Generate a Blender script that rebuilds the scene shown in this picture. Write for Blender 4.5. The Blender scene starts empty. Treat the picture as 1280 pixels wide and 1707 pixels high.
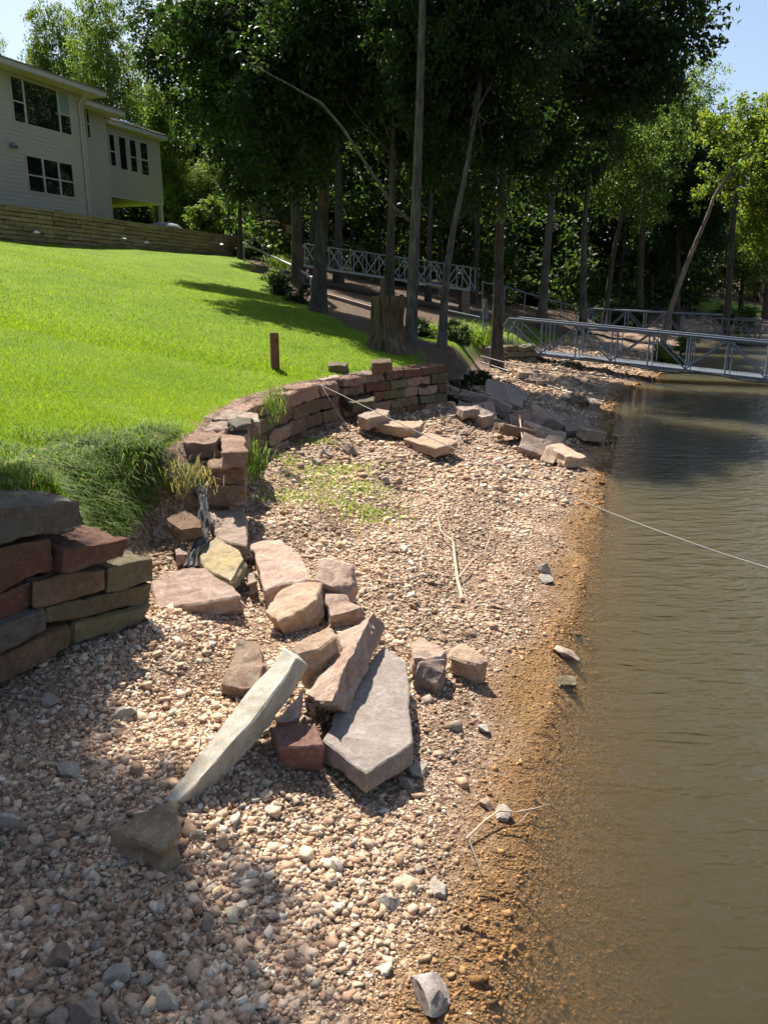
import bpy, bmesh, math, random
import numpy as np
from mathutils import Vector, noise, Matrix, Euler

# ------------------------------------------------------------------ camera / light
SC = bpy.context.scene
F, PITCH, EYE = 1300.0, math.radians(15.6), 2.5          # focal length in photo pixels, tilt, eye height over the lake
cam_d = bpy.data.cameras.new('camera'); cam = bpy.data.objects.new('camera', cam_d)
SC.collection.objects.link(cam); SC.camera = cam
cam_d.sensor_fit = 'VERTICAL'; cam_d.sensor_height = 24.0
cam_d.lens = 24.0 * F / 1707.0
cam_d.clip_start = 0.05; cam_d.clip_end = 1500
cam.location = (0, 0, EYE); cam.rotation_euler = (math.pi / 2 - PITCH, 0, 0)

SUN_EL, SUN_AZ = math.radians(55), math.atan2(-0.42, 0.91)   # azimuth from +Y towards +X
world = bpy.data.worlds.new('World'); SC.world = world; world.use_nodes = True
wn = world.node_tree.nodes; wl = world.node_tree.links
sky = wn.new('ShaderNodeTexSky'); sky.sky_type = 'NISHITA'; sky.sun_disc = False
sky.sun_elevation = SUN_EL; sky.sun_rotation = SUN_AZ
sky.air_density = 1.0; sky.dust_density = 1.8; sky.ozone_density = 1.0; sky.altitude = 200
bg = wn['Background']; bg.inputs['Strength'].default_value = 0.08
wl.new(sky.outputs['Color'], bg.inputs['Color'])
sun_d = bpy.data.lights.new('sun', 'SUN'); sun_d.energy = 5.0; sun_d.angle = math.radians(0.53)
sun_d.color = (1.0, 0.95, 0.86)
sun = bpy.data.objects.new('sun', sun_d); SC.collection.objects.link(sun)
sdir = Vector((math.sin(SUN_AZ) * math.cos(SUN_EL), math.cos(SUN_AZ) * math.cos(SUN_EL), math.sin(SUN_EL)))
sun.rotation_euler = sdir.to_track_quat('Z', 'Y').to_euler(); sun.location = sdir * 60
SC.view_settings.view_transform = 'Standard'; SC.view_settings.look = 'None'
SC.view_settings.exposure = 1.0; SC.view_settings.gamma = 1.0; SC.view_settings.use_curve_mapping = False
cy = SC.cycles
cy.max_bounces = 5; cy.diffuse_bounces = 2; cy.glossy_bounces = 3; cy.transmission_bounces = 4
cy.transparent_max_bounces = 8; cy.volume_bounces = 1; cy.use_denoising = True; cy.use_adaptive_sampling = True; cy.adaptive_threshold = .03
cy.caustics_reflective = False; cy.caustics_refractive = False

random.seed(7); RNG = np.random.default_rng(11)
C = SC.collection

# ------------------------------------------------------------------ helpers
def ray(x, y):
    a = (x - 640) / F; b = (853.5 - y) / F
    return Vector((a, math.cos(PITCH) + b * math.sin(PITCH), -math.sin(PITCH) + b * math.cos(PITCH)))
def pz(x, y, z):                                          # photo point on the level z
    r = ray(x, y); t = (z - EYE) / r.z
    return Vector((r.x * t, r.y * t, z))
def pY(x, y, Y):                                          # photo point at the distance Y
    r = ray(x, y); t = Y / r.y
    return Vector((r.x * t, Y, EYE + r.z * t))
def tag(o, label=None, cat=None, group=None, kind=None):
    if label: o['label'] = label
    if cat: o['category'] = cat
    if group: o['group'] = group
    if kind: o['kind'] = kind
    return o
def thing(name, label, cat, loc=(0, 0, 0), group=None):
    o = bpy.data.objects.new(name, None); C.objects.link(o); o.location = loc
    o.empty_display_size = 0.2
    return tag(o, label, cat, group)
def link(name, me, parent=None, loc=(0, 0, 0), rot=(0, 0, 0), scale=(1, 1, 1)):
    o = bpy.data.objects.new(name, me); C.objects.link(o)
    o.location = loc; o.rotation_euler = rot; o.scale = scale
    if parent is not None:
        o.parent = parent
        o.location = Vector(loc) - parent.location
    return o
def npmesh(name, V, Fc, mat, smooth=False, col=None):
    """mesh from numpy arrays; Fc (n,3) or (n,4); col: per-vertex rgb attribute"""
    me = bpy.data.meshes.new(name)
    V = np.ascontiguousarray(V, dtype=np.float32); Fc = np.ascontiguousarray(Fc, dtype=np.int32)
    n, k = Fc.shape
    me.vertices.add(len(V)); me.vertices.foreach_set('co', V.ravel())
    me.loops.add(n * k); me.loops.foreach_set('vertex_index', Fc.ravel())
    me.polygons.add(n)
    me.polygons.foreach_set('loop_start', np.arange(0, n * k, k, dtype=np.int32))
    if smooth: me.polygons.foreach_set('use_smooth', np.ones(n, dtype=bool))
    if col is not None:
        at = me.color_attributes.new('col', 'FLOAT_COLOR', 'POINT')
        c4 = np.ones((len(V), 4), dtype=np.float32); c4[:, :3] = col
        at.data.foreach_set('color', c4.ravel())
    me.update(calc_edges=True); me.validate()
    if mat: me.materials.append(mat)
    return me
class MB:                                                  # collects boxes, bars and tubes
    def __init__(s): s.v = []; s.f = []
    def add(s, vs, fs):
        b = len(s.v); s.v += [tuple(p) for p in vs]; s.f += [tuple(i + b for i in f) for f in fs]; return s
    def hexa(s, p):                                        # 8 corners: bottom 0-3, top 4-7
        return s.add(p, [(3, 2, 1, 0), (4, 5, 6, 7), (0, 1, 5, 4), (1, 2, 6, 5), (2, 3, 7, 6), (3, 0, 4, 7)])
    def box(s, c, d, M=None):
        x, y, z = d[0] / 2, d[1] / 2, d[2] / 2; c = Vector(c)
        q = [Vector(t) for t in ((-x, -y, -z), (x, -y, -z), (x, y, -z), (-x, y, -z), (-x, -y, z), (x, -y, z), (x, y, z), (-x, y, z))]
        return s.hexa([c + (M @ t if M else t) for t in q])
    def bar(s, a, b, w, h):                                # rectangular bar from a to b
        a, b = Vector(a), Vector(b); d = (b - a).normalized()
        up = Vector((0, 0, 1)) if abs(d.z) < .95 else Vector((0, 1, 0))
        r = d.cross(up).normalized() * w / 2; u = r.cross(d).normalized() * h / 2
        return s.hexa([a - r - u, a + r - u, b + r - u, b - r - u, a - r + u, a + r + u, b + r + u, b - r + u])
    def tube(s, pts, rad, n=8, cap=True):
        pts = [Vector(p) for p in pts]; m = len(pts)
        if not hasattr(rad, '__len__'): rad = [rad] * m
        b = len(s.v); prev = None
        for i, p in enumerate(pts):
            d = (pts[min(i + 1, m - 1)] - pts[max(i - 1, 0)]).normalized()
            if prev is None:
                prev = d.orthogonal().normalized()
            r = (prev - d * prev.dot(d)).normalized(); prev = r; q = d.cross(r)
            for k in range(n):
                a = 2 * math.pi * k / n
                s.v.append(tuple(p + (r * math.cos(a) + q * math.sin(a)) * rad[i]))
        for i in range(m - 1):
            for k in range(n):
                k2 = (k + 1) % n
                s.f.append((b + i * n + k, b + i * n + k2, b + (i + 1) * n + k2, b + (i + 1) * n + k))
        if cap:
            s.f.append(tuple(b + k for k in reversed(range(n)))); s.f.append(tuple(b + (m - 1) * n + k for k in range(n)))
        return s
    def lathe(s, c, prof, n=16):
        c = Vector(c); b = len(s.v); m = len(prof)
        for r, z in prof:
            for k in range(n):
                a = 2 * math.pi * k / n; s.v.append((c.x + r * math.cos(a), c.y + r * math.sin(a), c.z + z))
        for i in range(m - 1):
            for k in range(n):
                k2 = (k + 1) % n; s.f.append((b + i * n + k, b + i * n + k2, b + (i + 1) * n + k2, b + (i + 1) * n + k))
        s.f.append(tuple(b + k for k in reversed(range(n)))); s.f.append(tuple(b + (m - 1) * n + k for k in range(n)))
        return s
    def mesh(s, name, mat, smooth=False, org=Vector((0, 0, 0))):
        me = bpy.data.meshes.new(name)
        me.from_pydata([tuple(Vector(p) - org) for p in s.v], [], s.f); me.update()
        if mat: me.materials.append(mat)
        if smooth:
            me.polygons.foreach_set('use_smooth', [True] * len(me.polygons)); me.set_sharp_from_angle(angle=math.radians(40))
        return me
    def build(s, name, mat, parent=None, smooth=False):
        """links the collected shapes as one mesh object, its origin at the base of the shapes"""
        n = len(s.v); org = Vector((sum(p[0] for p in s.v) / n, sum(p[1] for p in s.v) / n, min(p[2] for p in s.v)))
        return link(name, s.mesh(name, mat, smooth, org), parent, org)

# ------------------------------------------------------------------ materials
def nt(name):
    m = bpy.data.materials.new(name); m.use_nodes = True
    t = m.node_tree; b = t.nodes['Principled BSDF']
    return m, t, b
def N(t, kind, **kw):
    n = t.nodes.new(kind)
    for k, v in kw.items(): setattr(n, k, v)
    return n
def noise_n(t, coord, scale, detail=6, rough=.6, dist=0.0, off=None):
    n = N(t, 'ShaderNodeTexNoise'); n.inputs['Scale'].default_value = scale; n.inputs['Detail'].default_value = detail
    n.inputs['Roughness'].default_value = rough; n.inputs['Distortion'].default_value = dist
    t.links.new(coord, n.inputs['Vector']); return n
def ramp(t, fac, stops):
    r = N(t, 'ShaderNodeValToRGB'); cr = r.color_ramp
    while len(cr.elements) > 1: cr.elements.remove(cr.elements[0])
    cr.elements[0].position = stops[0][0]; cr.elements[0].color = (*stops[0][1], 1)
    for p, c in stops[1:]:
        e = cr.elements.new(p); e.color = (*c, 1)
    t.links.new(fac, r.inputs['Fac']); return r
def mixc(t, fac, a, b, mode='MIX'):
    m = N(t, 'ShaderNodeMix', data_type='RGBA', blend_type=mode)
    if isinstance(fac, float): m.inputs[0].default_value = fac
    else: t.links.new(fac, m.inputs[0])
    for s, v in ((6, a), (7, b)):
        if isinstance(v, tuple): m.inputs[s].default_value = (*v, 1)
        else: t.links.new(v, m.inputs[s])
    return m.outputs[2]
def bump(t, b, height, strength, dist=.02):
    bp = N(t, 'ShaderNodeBump'); bp.inputs['Strength'].default_value = strength; bp.inputs['Distance'].default_value = dist
    t.links.new(height, bp.inputs['Height']); t.links.new(bp.outputs[0], b.inputs['Normal']); return bp
def obj_coord(t, rand=True):
    tc = N(t, 'ShaderNodeTexCoord'); out = tc.outputs['Object']
    if rand:
        oi = N(t, 'ShaderNodeObjectInfo'); mu = N(t, 'ShaderNodeMath', operation='MULTIPLY'); mu.inputs[1].default_value = 37.0
        t.links.new(oi.outputs['Random'], mu.inputs[0])
        va = N(t, 'ShaderNodeVectorMath', operation='ADD'); t.links.new(out, va.inputs[0]); t.links.new(mu.outputs[0], va.inputs[1])
        return va.outputs[0], oi.outputs['Random']
    return out, None
_st = {}
def stone_mat(c1, c2, c3=None, scale=6.0, bs=.8, moss=0.0, rough=.9):
    """weathered sandstone: two tones, paler crust c3, pitted grain"""
    key = (c1, c2, c3, scale, bs, moss)
    if key in _st: return _st[key]
    m, t, b = nt('stone'); co, rnd = obj_coord(t)
    n1 = noise_n(t, co, scale * .55, 5, .6, .4); n2 = noise_n(t, co, scale * 4, 8, .75); n3 = noise_n(t, co, scale * 22, 4, .8)
    r1 = ramp(t, n1.outputs[0], [(.32, c1), (.68, c2)])
    col = r1.outputs[0]
    if c3:
        r2 = ramp(t, n2.outputs[0], [(.5, (0, 0, 0)), (.66, (1, 1, 1))]); col = mixc(t, r2.outputs[0], col, c3)
    r3 = ramp(t, n3.outputs[0], [(.3, (.62, .6, .58)), (.6, (1.08, 1.08, 1.08))]); col = mixc(t, .8, col, r3.outputs[0], 'MULTIPLY')
    n5 = noise_n(t, co, scale * .9, 6, .7, 1.2); r5 = ramp(t, n5.outputs[0], [(.42, (1, 1, 1)), (.60, (.58, .52, .46))]); col = mixc(t, .5, col, r5.outputs[0], 'MULTIPLY')
    n6 = noise_n(t, co, scale * 2.6, 7, .8, .5); r6 = ramp(t, n6.outputs[0], [(.62, (0, 0, 0)), (.70, (.55, .55, .55))]); col = mixc(t, r6.outputs[0], col, tuple(min(.55, .25 + c * .75) for c in (c3 or c2)))
    ge = N(t, 'ShaderNodeNewGeometry'); rp = ramp(t, ge.outputs['Pointiness'], [(.53, (0, 0, 0)), (.62, (.45, .45, .45))]); col = mixc(t, rp.outputs[0], col, tuple(min(.6, c * 1.5 + .05) for c in c2))
    if moss:
        n4 = noise_n(t, co, 2.2, 4, .6); r4 = ramp(t, n4.outputs[0], [(.5, (0, 0, 0)), (.7, (moss, moss, moss))])
        col = mixc(t, r4.outputs[0], col, (.13, .12, .04))
    hsv = N(t, 'ShaderNodeHueSaturation'); mr = N(t, 'ShaderNodeMapRange'); mr.inputs[3].default_value = .8; mr.inputs[4].default_value = 1.22
    t.links.new(rnd, mr.inputs[0]); t.links.new(mr.outputs[0], hsv.inputs['Value']); t.links.new(col, hsv.inputs['Color'])
    t.links.new(hsv.outputs[0], b.inputs['Base Color']); b.inputs['Roughness'].default_value = rough
    b.inputs['Specular IOR Level'].default_value = .25
    ad = N(t, 'ShaderNodeMath', operation='ADD'); mu = N(t, 'ShaderNodeMath', operation='MULTIPLY'); mu.inputs[1].default_value = .35
    t.links.new(n3.outputs[0], mu.inputs[0]); t.links.new(n2.outputs[0], ad.inputs[0]); t.links.new(mu.outputs[0], ad.inputs[1])
    bump(t, b, ad.outputs[0], bs, .03)
    _st[key] = m; return m
PINK = stone_mat((0.448, 0.291, 0.224), (0.582, 0.431, 0.336), (0.616, 0.493, 0.403))
TAN = stone_mat((0.484, 0.363, 0.242), (0.550, 0.363, 0.264), (0.605, 0.473, 0.330))
YELLOW = stone_mat((.46, .36, .19), (.43, .35, .24), (.40, .31, .20))
GREYSLAB = stone_mat((0.363, 0.303, 0.264), (0.440, 0.374, 0.330), (0.528, 0.473, 0.418))
PALE = stone_mat((0.542, 0.500, 0.419), (0.616, 0.567, 0.468), (0.493, 0.419, 0.296), bs=.35)
DARKRED = stone_mat((0.204, 0.102, 0.084), (0.288, 0.156, 0.120), (0.360, 0.240, 0.180))
BROWN = stone_mat((0.389, 0.269, 0.165), (0.494, 0.359, 0.224), (0.568, 0.463, 0.329))
WEATHER = stone_mat((.36, .21, .16), (.40, .32, .22), (.46, .41, .32), scale=9, bs=.9)
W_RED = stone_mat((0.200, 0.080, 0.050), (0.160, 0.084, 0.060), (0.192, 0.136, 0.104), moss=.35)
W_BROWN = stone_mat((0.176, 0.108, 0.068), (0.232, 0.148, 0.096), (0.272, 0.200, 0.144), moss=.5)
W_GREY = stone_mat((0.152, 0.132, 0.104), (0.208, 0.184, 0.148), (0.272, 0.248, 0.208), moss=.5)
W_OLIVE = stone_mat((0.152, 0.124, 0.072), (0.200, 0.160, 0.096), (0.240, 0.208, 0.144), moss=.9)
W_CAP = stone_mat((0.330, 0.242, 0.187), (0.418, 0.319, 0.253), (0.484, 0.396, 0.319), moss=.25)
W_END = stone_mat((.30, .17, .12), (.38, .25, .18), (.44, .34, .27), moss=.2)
GREYBROWN = stone_mat((0.330, 0.231, 0.187), (0.418, 0.319, 0.259), (0.506, 0.418, 0.341))  # grey-brown stone of the rubble heap and several single rocks
CHALK = stone_mat((.52, .45, .37), (.62, .55, .46), (.42, .33, .25), scale=12, bs=.8)
GARDEN = stone_mat((.29, .20, .13), (.38, .28, .185), (.24, .17, .11), scale=4, bs=.5)

def simple(name, col, rough=.6, metal=0.0, nz=None, bs=.2, var=.25, spec=.5):
    m, t, b = nt(name); co, rnd = obj_coord(t)
    n = noise_n(t, co, nz or 8, 5, .6)
    r = ramp(t, n.outputs[0], [(.3, tuple(c * (1 - var) for c in col)), (.7, tuple(min(1, c * (1 + var)) for c in col))])
    t.links.new(r.outputs[0], b.inputs['Base Color']); b.inputs['Roughness'].default_value = rough
    b.inputs['Metallic'].default_value = metal; b.inputs['Specular IOR Level'].default_value = spec
    if bs: bump(t, b, n.outputs[0], bs, .01)
    return m
ALU = simple('galvanised_metal', (.28, .30, .32), .5, .5, 14, .1, .15)
STEELGREY = simple('painted_grey_metal', (.13, .15, .18), .5, .2, 9, .1, .2)
RUST = simple('rusted_steel', (.17, .065, .035), .85, 0, 16, .4, .4)
RUBBER = simple('black_hose_rubber', (.018, .018, .02), .5, 0, 8, .05, .2)
ROPE = simple('grey_rope_fibre', (.30, .27, .235), .8, 0, 160, .4, .3)
DRIFT = simple('bleached_driftwood', (.50, .37, .26), .85, 0, 22, .4, .25)
TIMBER = simple('weathered_timber', (.22, .16, .12), .85, 0, 9, .3, .3)
FABRIC = simple('landscape_fabric', (.12, .112, .105), .85, 0, 18, .5, .5, .2)
PLASTER = simple('siding_paint', (.49, .44, .355), .75, 0, 3, .05, .06)
TRIM = simple('trim_paint', (.53, .48, .39), .65, 0, 4, .03, .05)
FRAME = simple('window_frame_paint', (.52, .48, .40), .55, 0, 5, .03, .05)
SHINGLE = simple('roof_shingles', (.23, .18, .15), .95, 0, 9, .7, .35)
SOFFIT = simple('soffit_paint', (.62, .56, .46), .7, 0, 4, .02, .04)
WHITE = simple('white_tarpaulin', (.55, .53, .48), .7, 0, 3, .1, .1)
DARKROOF = simple('dark_cover', (.035, .037, .04), .7, 0, 4, .1, .2)
REDWOOD = simple('red_stained_wood', (.20, .055, .045), .8, 0, 9, .2, .3)
GREYCOVER = simple('grey_canvas_cover', (.13, .145, .17), .7, 0, 5, .2, .15)
CURTAIN = simple('curtain_cloth', (.23, .30, .25), .9, 0, 5, .05, .15)
LAMPCAP = simple('lamp_cap_metal', (.80, .79, .76), .5, .0, 8, .02, .05)
def glass_mat():
    m, t, b = nt('window_glass')
    b.inputs['Base Color'].default_value = (.012, .016, .018, 1); b.inputs['Roughness'].default_value = .03
    b.inputs['Specular IOR Level'].default_value = 1.0; b.inputs['IOR'].default_value = 2.0
    co, _ = obj_coord(t); n = noise_n(t, co, .9, 2, .5); bump(t, b, n.outputs[0], .12, .05)
    return m
GLASS = glass_mat()
def bark_mat(name, c1, c2, sc=9.0):
    m, t, b = nt(name); tc = N(t, 'ShaderNodeTexCoord'); mp = N(t, 'ShaderNodeMapping')
    mp.inputs['Scale'].default_value = (1, 1, .16); t.links.new(tc.outputs['Object'], mp.inputs['Vector'])
    n = noise_n(t, mp.outputs[0], sc * 1.8, 7, .7, .6); n2 = noise_n(t, tc.outputs['Object'], 1.6, 4, .6)
    r = ramp(t, n.outputs[0], [(.35, c1), (.62, c2)]); r2 = ramp(t, n2.outputs[0], [(.35, (.65, .7, .65)), (.65, (1.15, 1.1, 1.05))])
    t.links.new(mixc(t, 1.0, r.outputs[0], r2.outputs[0], 'MULTIPLY'), b.inputs['Base Color']); b.inputs['Roughness'].default_value = .95
    b.inputs['Specular IOR Level'].default_value = .15
    bump(t, b, n.outputs[0], 1.0, .05); return m
BARK = bark_mat('oak_bark', (.045, .035, .028), (.14, .115, .095))
BARKL = bark_mat('pale_bark', (.06, .05, .042), (.19, .16, .135))
BARKS = bark_mat('sycamore_bark', (.13, .10, .07), (.32, .26, .20), 5)
BARKT = bark_mat('stump_bark', (.05, .034, .023), (.19, .135, .095), 7)

def leaf_mat(name, base, trans, tfac=.45, rough=.5):
    m, t, b = nt(name); out = t.nodes['Material Output']
    at = N(t, 'ShaderNodeAttribute', attribute_name='col')
    c1 = mixc(t, 1.0, base, at.outputs['Color'], 'MULTIPLY'); c2 = mixc(t, 1.0, trans, at.outputs['Color'], 'MULTIPLY')
    t.links.new(c1, b.inputs['Base Color']); b.inputs['Roughness'].default_value = rough; b.inputs['Specular IOR Level'].default_value = .28
    tr = N(t, 'ShaderNodeBsdfTranslucent'); t.links.new(c2, tr.inputs['Color'])
    mx = N(t, 'ShaderNodeMixShader'); mx.inputs[0].default_value = tfac
    t.links.new(b.outputs[0], mx.inputs[1]); t.links.new(tr.outputs[0], mx.inputs[2]); t.links.new(mx.outputs[0], out.inputs['Surface'])
    return m
LEAF = leaf_mat('oak_leaves', (.026, .048, .014), (.07, .15, .016), .34)
LEAFM = leaf_mat('mid_green_leaves', (.035, .062, .017), (.11, .20, .025), .42)
LEAF2 = leaf_mat('light_leaves', (.06, .10, .025), (.22, .36, .045), .5)
LEAFY = leaf_mat('yellow_green_leaves', (.07, .115, .018), (.27, .40, .035), .5)
GRASSM = leaf_mat('grass_blades', (.118, .215, .018), (.31, .50, .022), .5, .6)
DRYGRASS = leaf_mat('long_grass', (.10, .17, .03), (.24, .38, .04), .45, .6)

# ------------------------------------------------------------------ terrain
BANK = np.array([(-3.6, -40), (-3.2, -6), (-2.9, 0), (-2.62, 3.2), (-2.22, 3.9), (-1.68, 4.72), (-1.82, 5.4), (-1.85, 6.2), (-1.66, 6.7), (-1.58, 7.6),
    (-1.62, 8.6), (-1.55, 9.8), (-1.17, 11.3), (-.72, 12.35), (-.55, 12.75), (.12, 13.65), (.62, 14.25), (1.2, 14.8), (1.75, 16.5), (2.4, 19),
    (2.9, 22), (3.5, 24.5), (4.5, 25.2), (5.2, 27), (6.7, 31), (9.2, 37), (13.5, 47), (22, 60), (36, 76), (66, 105), (140, 195), (300, 400)], float)
SHORE = np.array([(-1.5, -40), (-.6, -6), (0, 0), (.15, 1.6), (.28, 2.18), (.4, 2.46), (.49, 2.77), (.63, 3.15), (.77, 3.63), (.97, 4.24), (1.21, 5.05),
    (1.55, 6.18), (1.96, 7.46), (2.56, 9.33), (3.23, 11.4), (4.19, 14.57), (5.14, 17.79), (6.3, 21), (8.2, 24.3), (10.2, 28), (11.6, 32),
    (13.8, 37), (19, 49.7), (28.6, 63.6), (45, 80), (75, 110), (150, 200), (310, 400)], float)
GWALL = np.array([(-21, 8), (-16.6, 19), (-13.3, 28), (-11.2, 34.6), (-7.8, 45)], float)
SHORE[2:11, 0] -= .07                                     # the waterline in the foreground
def sdist(P, L):
    """signed distance of points P (n,2) from the polyline L; positive on its left (the land side)"""
    best = np.full(len(P), 1e9); sg = np.ones(len(P)); near = np.zeros(len(P))
    for i in range(len(L) - 1):
        a, b = L[i], L[i + 1]; d = b - a; l2 = d @ d
        t = np.clip(((P - a) @ d) / l2, 0, 1); q = P - (a + t[:, None] * d)
        dd = np.hypot(q[:, 0], q[:, 1]); cr = d[0] * (P[:, 1] - a[1]) - d[1] * (P[:, 0] - a[0])
        m = dd < best - 1e-9; best[m] = dd[m]; sg[m] = np.where(cr[m] >= 0, 1, -1); near[m] = (a[1] + t * d[1])[m]
    return best * sg, near
def vnoise(x, y, seed=0):
    """cheap smooth value noise for arrays"""
    xi = np.floor(x).astype(np.int64); yi = np.floor(y).astype(np.int64); fx = x - xi; fy = y - yi
    fx = fx * fx * (3 - 2 * fx); fy = fy * fy * (3 - 2 * fy)
    def h(a, b):
        n = (a * 374761393 + b * 668265263 + seed * 982451653) & 0x7fffffff
        n = ((n ^ (n >> 13)) * 1274126177) & 0x7fffffff
        return ((n ^ (n >> 16)) & 0xffff) / 65535.0
    return (h(xi, yi) * (1 - fx) + h(xi + 1, yi) * fx) * (1 - fy) + (h(xi, yi + 1) * (1 - fx) + h(xi + 1, yi + 1) * fx) * fy
def sstep(a, b, x):
    t = np.clip((x - a) / (b - a), 0, 1); return t * t * (3 - 2 * t)
def terrain(P):
    P = np.asarray(P, float)
    db, ny = sdist(P, BANK); dw, _ = sdist(P, SHORE)
    zb = np.interp(ny, [-10, 3, 4.5, 7, 12, 15, 20, 25, 32, 60], [.38, .38, .42, .5, .5, .46, .48, .52, .7, .6])
    zt = np.interp(ny, [-10, 3, 4.5, 5.5, 7, 9, 15, 20, 26, 34, 60, 120], [1.2, 1.25, 1.27, 1.15, 1.12, 1.16, 1.16, 1.12, 1.02, .98, 1.0, 1.0])
    wd = np.interp(ny, [-10, 3, 4.4, 4.9, 5.5, 6.3, 6.8, 14.4, 15.2, 22, 26, 30, 60], [.3, .25, .25, .5, .75, .55, .25, .25, .9, .9, .6, 2.0, 4])
    beach = zb * np.clip(dw, 0, None) / (np.clip(dw, 0, None) + np.clip(-db, 0, None) + 1e-6)
    z = beach.copy()
    land = db > 0
    hill = .19 * np.clip(db, 0, 18) + .10 * np.clip(db - 18, 0, 60)
    zl = zb + (zt - zb) * sstep(.06, 1, db / wd * 1.0) + hill
    z[land] = zl[land]
    wet = dw < 0
    z[wet] = np.maximum(.12 * dw[wet] - .62 * np.clip(-dw[wet] - .12, 0, .9) - .15 * np.clip(-dw[wet] - 1.0, 0, 99), -3.0)
    # level yard behind the garden wall
    dg, ng = sdist(P, GWALL); blend = sstep(0.3, .75, dg) * sstep(47.5, 44.6, P[:, 1] - .32 * np.clip(dg, 0, 99)) * (dg < 60)
    zy = 5.42 + .055 * np.clip(dg - 1, 0, 25) + .16 * np.clip(dg - 3.5, 0, 30) * sstep(38, 44, P[:, 1])
    z = np.where(dg > 0, z + (np.maximum(zy, z) - z) * blend, z)
    # small unevenness
    x, y = P[:, 0], P[:, 1]
    b_amt = np.where((db < 0) & (dw > -2), .05, .02)
    z += b_amt * (vnoise(x * 1.3, y * 1.3, 1) - .5) + .5 * b_amt * (vnoise(x * 4, y * 4, 2) - .5) * np.clip(np.abs(dw) * 2, 0.15, 1)
    # worn berms running along the beach
    bm_ = sstep(.25, .9, dw) * (db < -.15)
    z += bm_ * .035 * np.sin(dw * 5.2 + 2 * vnoise(x * .9, y * .9, 5))
    return z
def gz(x, y): return float(terrain([(x, y)])[0])
def on_ground(x, y, it=14):
    """the point of the ground seen at a photo point"""
    z = .3
    p = pz(x, y, z)
    for _ in range(it):
        z = .5 * z + .5 * gz(p.x, p.y); p = pz(x, y, min(z, 2.45))
    return Vector((p.x, p.y, gz(p.x, p.y)))
def ground_at(x, Y):
    X = pY(x, 490, Y).x
    return Vector((X, Y, gz(X, Y)))

def axis(parts):
    out = []
    for a, b, st in parts: out += list(np.arange(a, b, st))
    return np.array(out)
xs = np.concatenate([-np.geomspace(160, 9, 40), axis([(-9, -3.2, .16), (-3.2, 3.6, .07), (3.6, 8, .11), (8, 16, .3)]), np.geomspace(16, 420, 46)])
ys = np.concatenate([[-40, -20, -10, -5, -2], axis([(-1, 1.6, .2), (1.6, 8, .07), (8, 16, .10), (16, 30, .16), (30, 50, .5)]), np.geomspace(50, 480, 60)])
GX, GY = np.meshgrid(xs, ys); PG = np.stack([GX.ravel(), GY.ravel()], 1)
ZG = terrain(PG)
db, ny = sdist(PG, BANK); dw, _ = sdist(PG, SHORE); dg, _ = sdist(PG, GWALL)
LAWN_EDGE = np.array([(-3.4, -30), (1.3, 14.6), (1.0, 15.6), (-.1, 17.6), (-1.2, 21), (-2.6, 26), (-4.4, 31), (-6.2, 38), (-7.6, 45), (-5, 60), (-4, 120)], float)
def lawn_mask(P, db, dg):
    de, _ = sdist(P, LAWN_EDGE); x, y = P[:, 0], P[:, 1]
    j = .9 * (vnoise(x * 1.1, y * 1.1, 9) - .5) + .4 * (vnoise(x * 4, y * 4, 19) - .5)
    m = sstep(-.25, .3, de + j) * sstep(.12, .24, db)
    # grassy patches on the wooded bank and by the gangway landing
    for cx, cy_, r in ((4.6, 28.5, 2.2), (2.2, 24.5, 1.6), (6.3, 31.5, 1.4), (1.4, 21, 1.0)):
        m = np.maximum(m, sstep(1.15, .6, np.hypot(x - cx, (y - cy_) * .6) / r + .5 * j) * (db > .2))
    m = m * sstep(70, 55, y)
    return np.maximum(m, sstep(1.1, .7, np.hypot((x - 33) / 9, (y - 74) / 8) + .3 * j) * (db > .3))
lm = lawn_mask(PG, db, dg)
gm = ((db < .35) & (dw > -30)).astype(float)
wet = sstep(.34, .0, dw + .30 * (vnoise(PG[:, 0] * 2, PG[:, 1] * 2, 33) - .5)) * sstep(-2.5, -.3, dw)
nx = len(xs); nyy = len(ys)
ii, jj = np.meshgrid(np.arange(nx - 1), np.arange(nyy - 1)); a = (jj * nx + ii).ravel()
quads = np.stack([a, a + 1, a + nx + 1, a + nx], 1)
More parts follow.
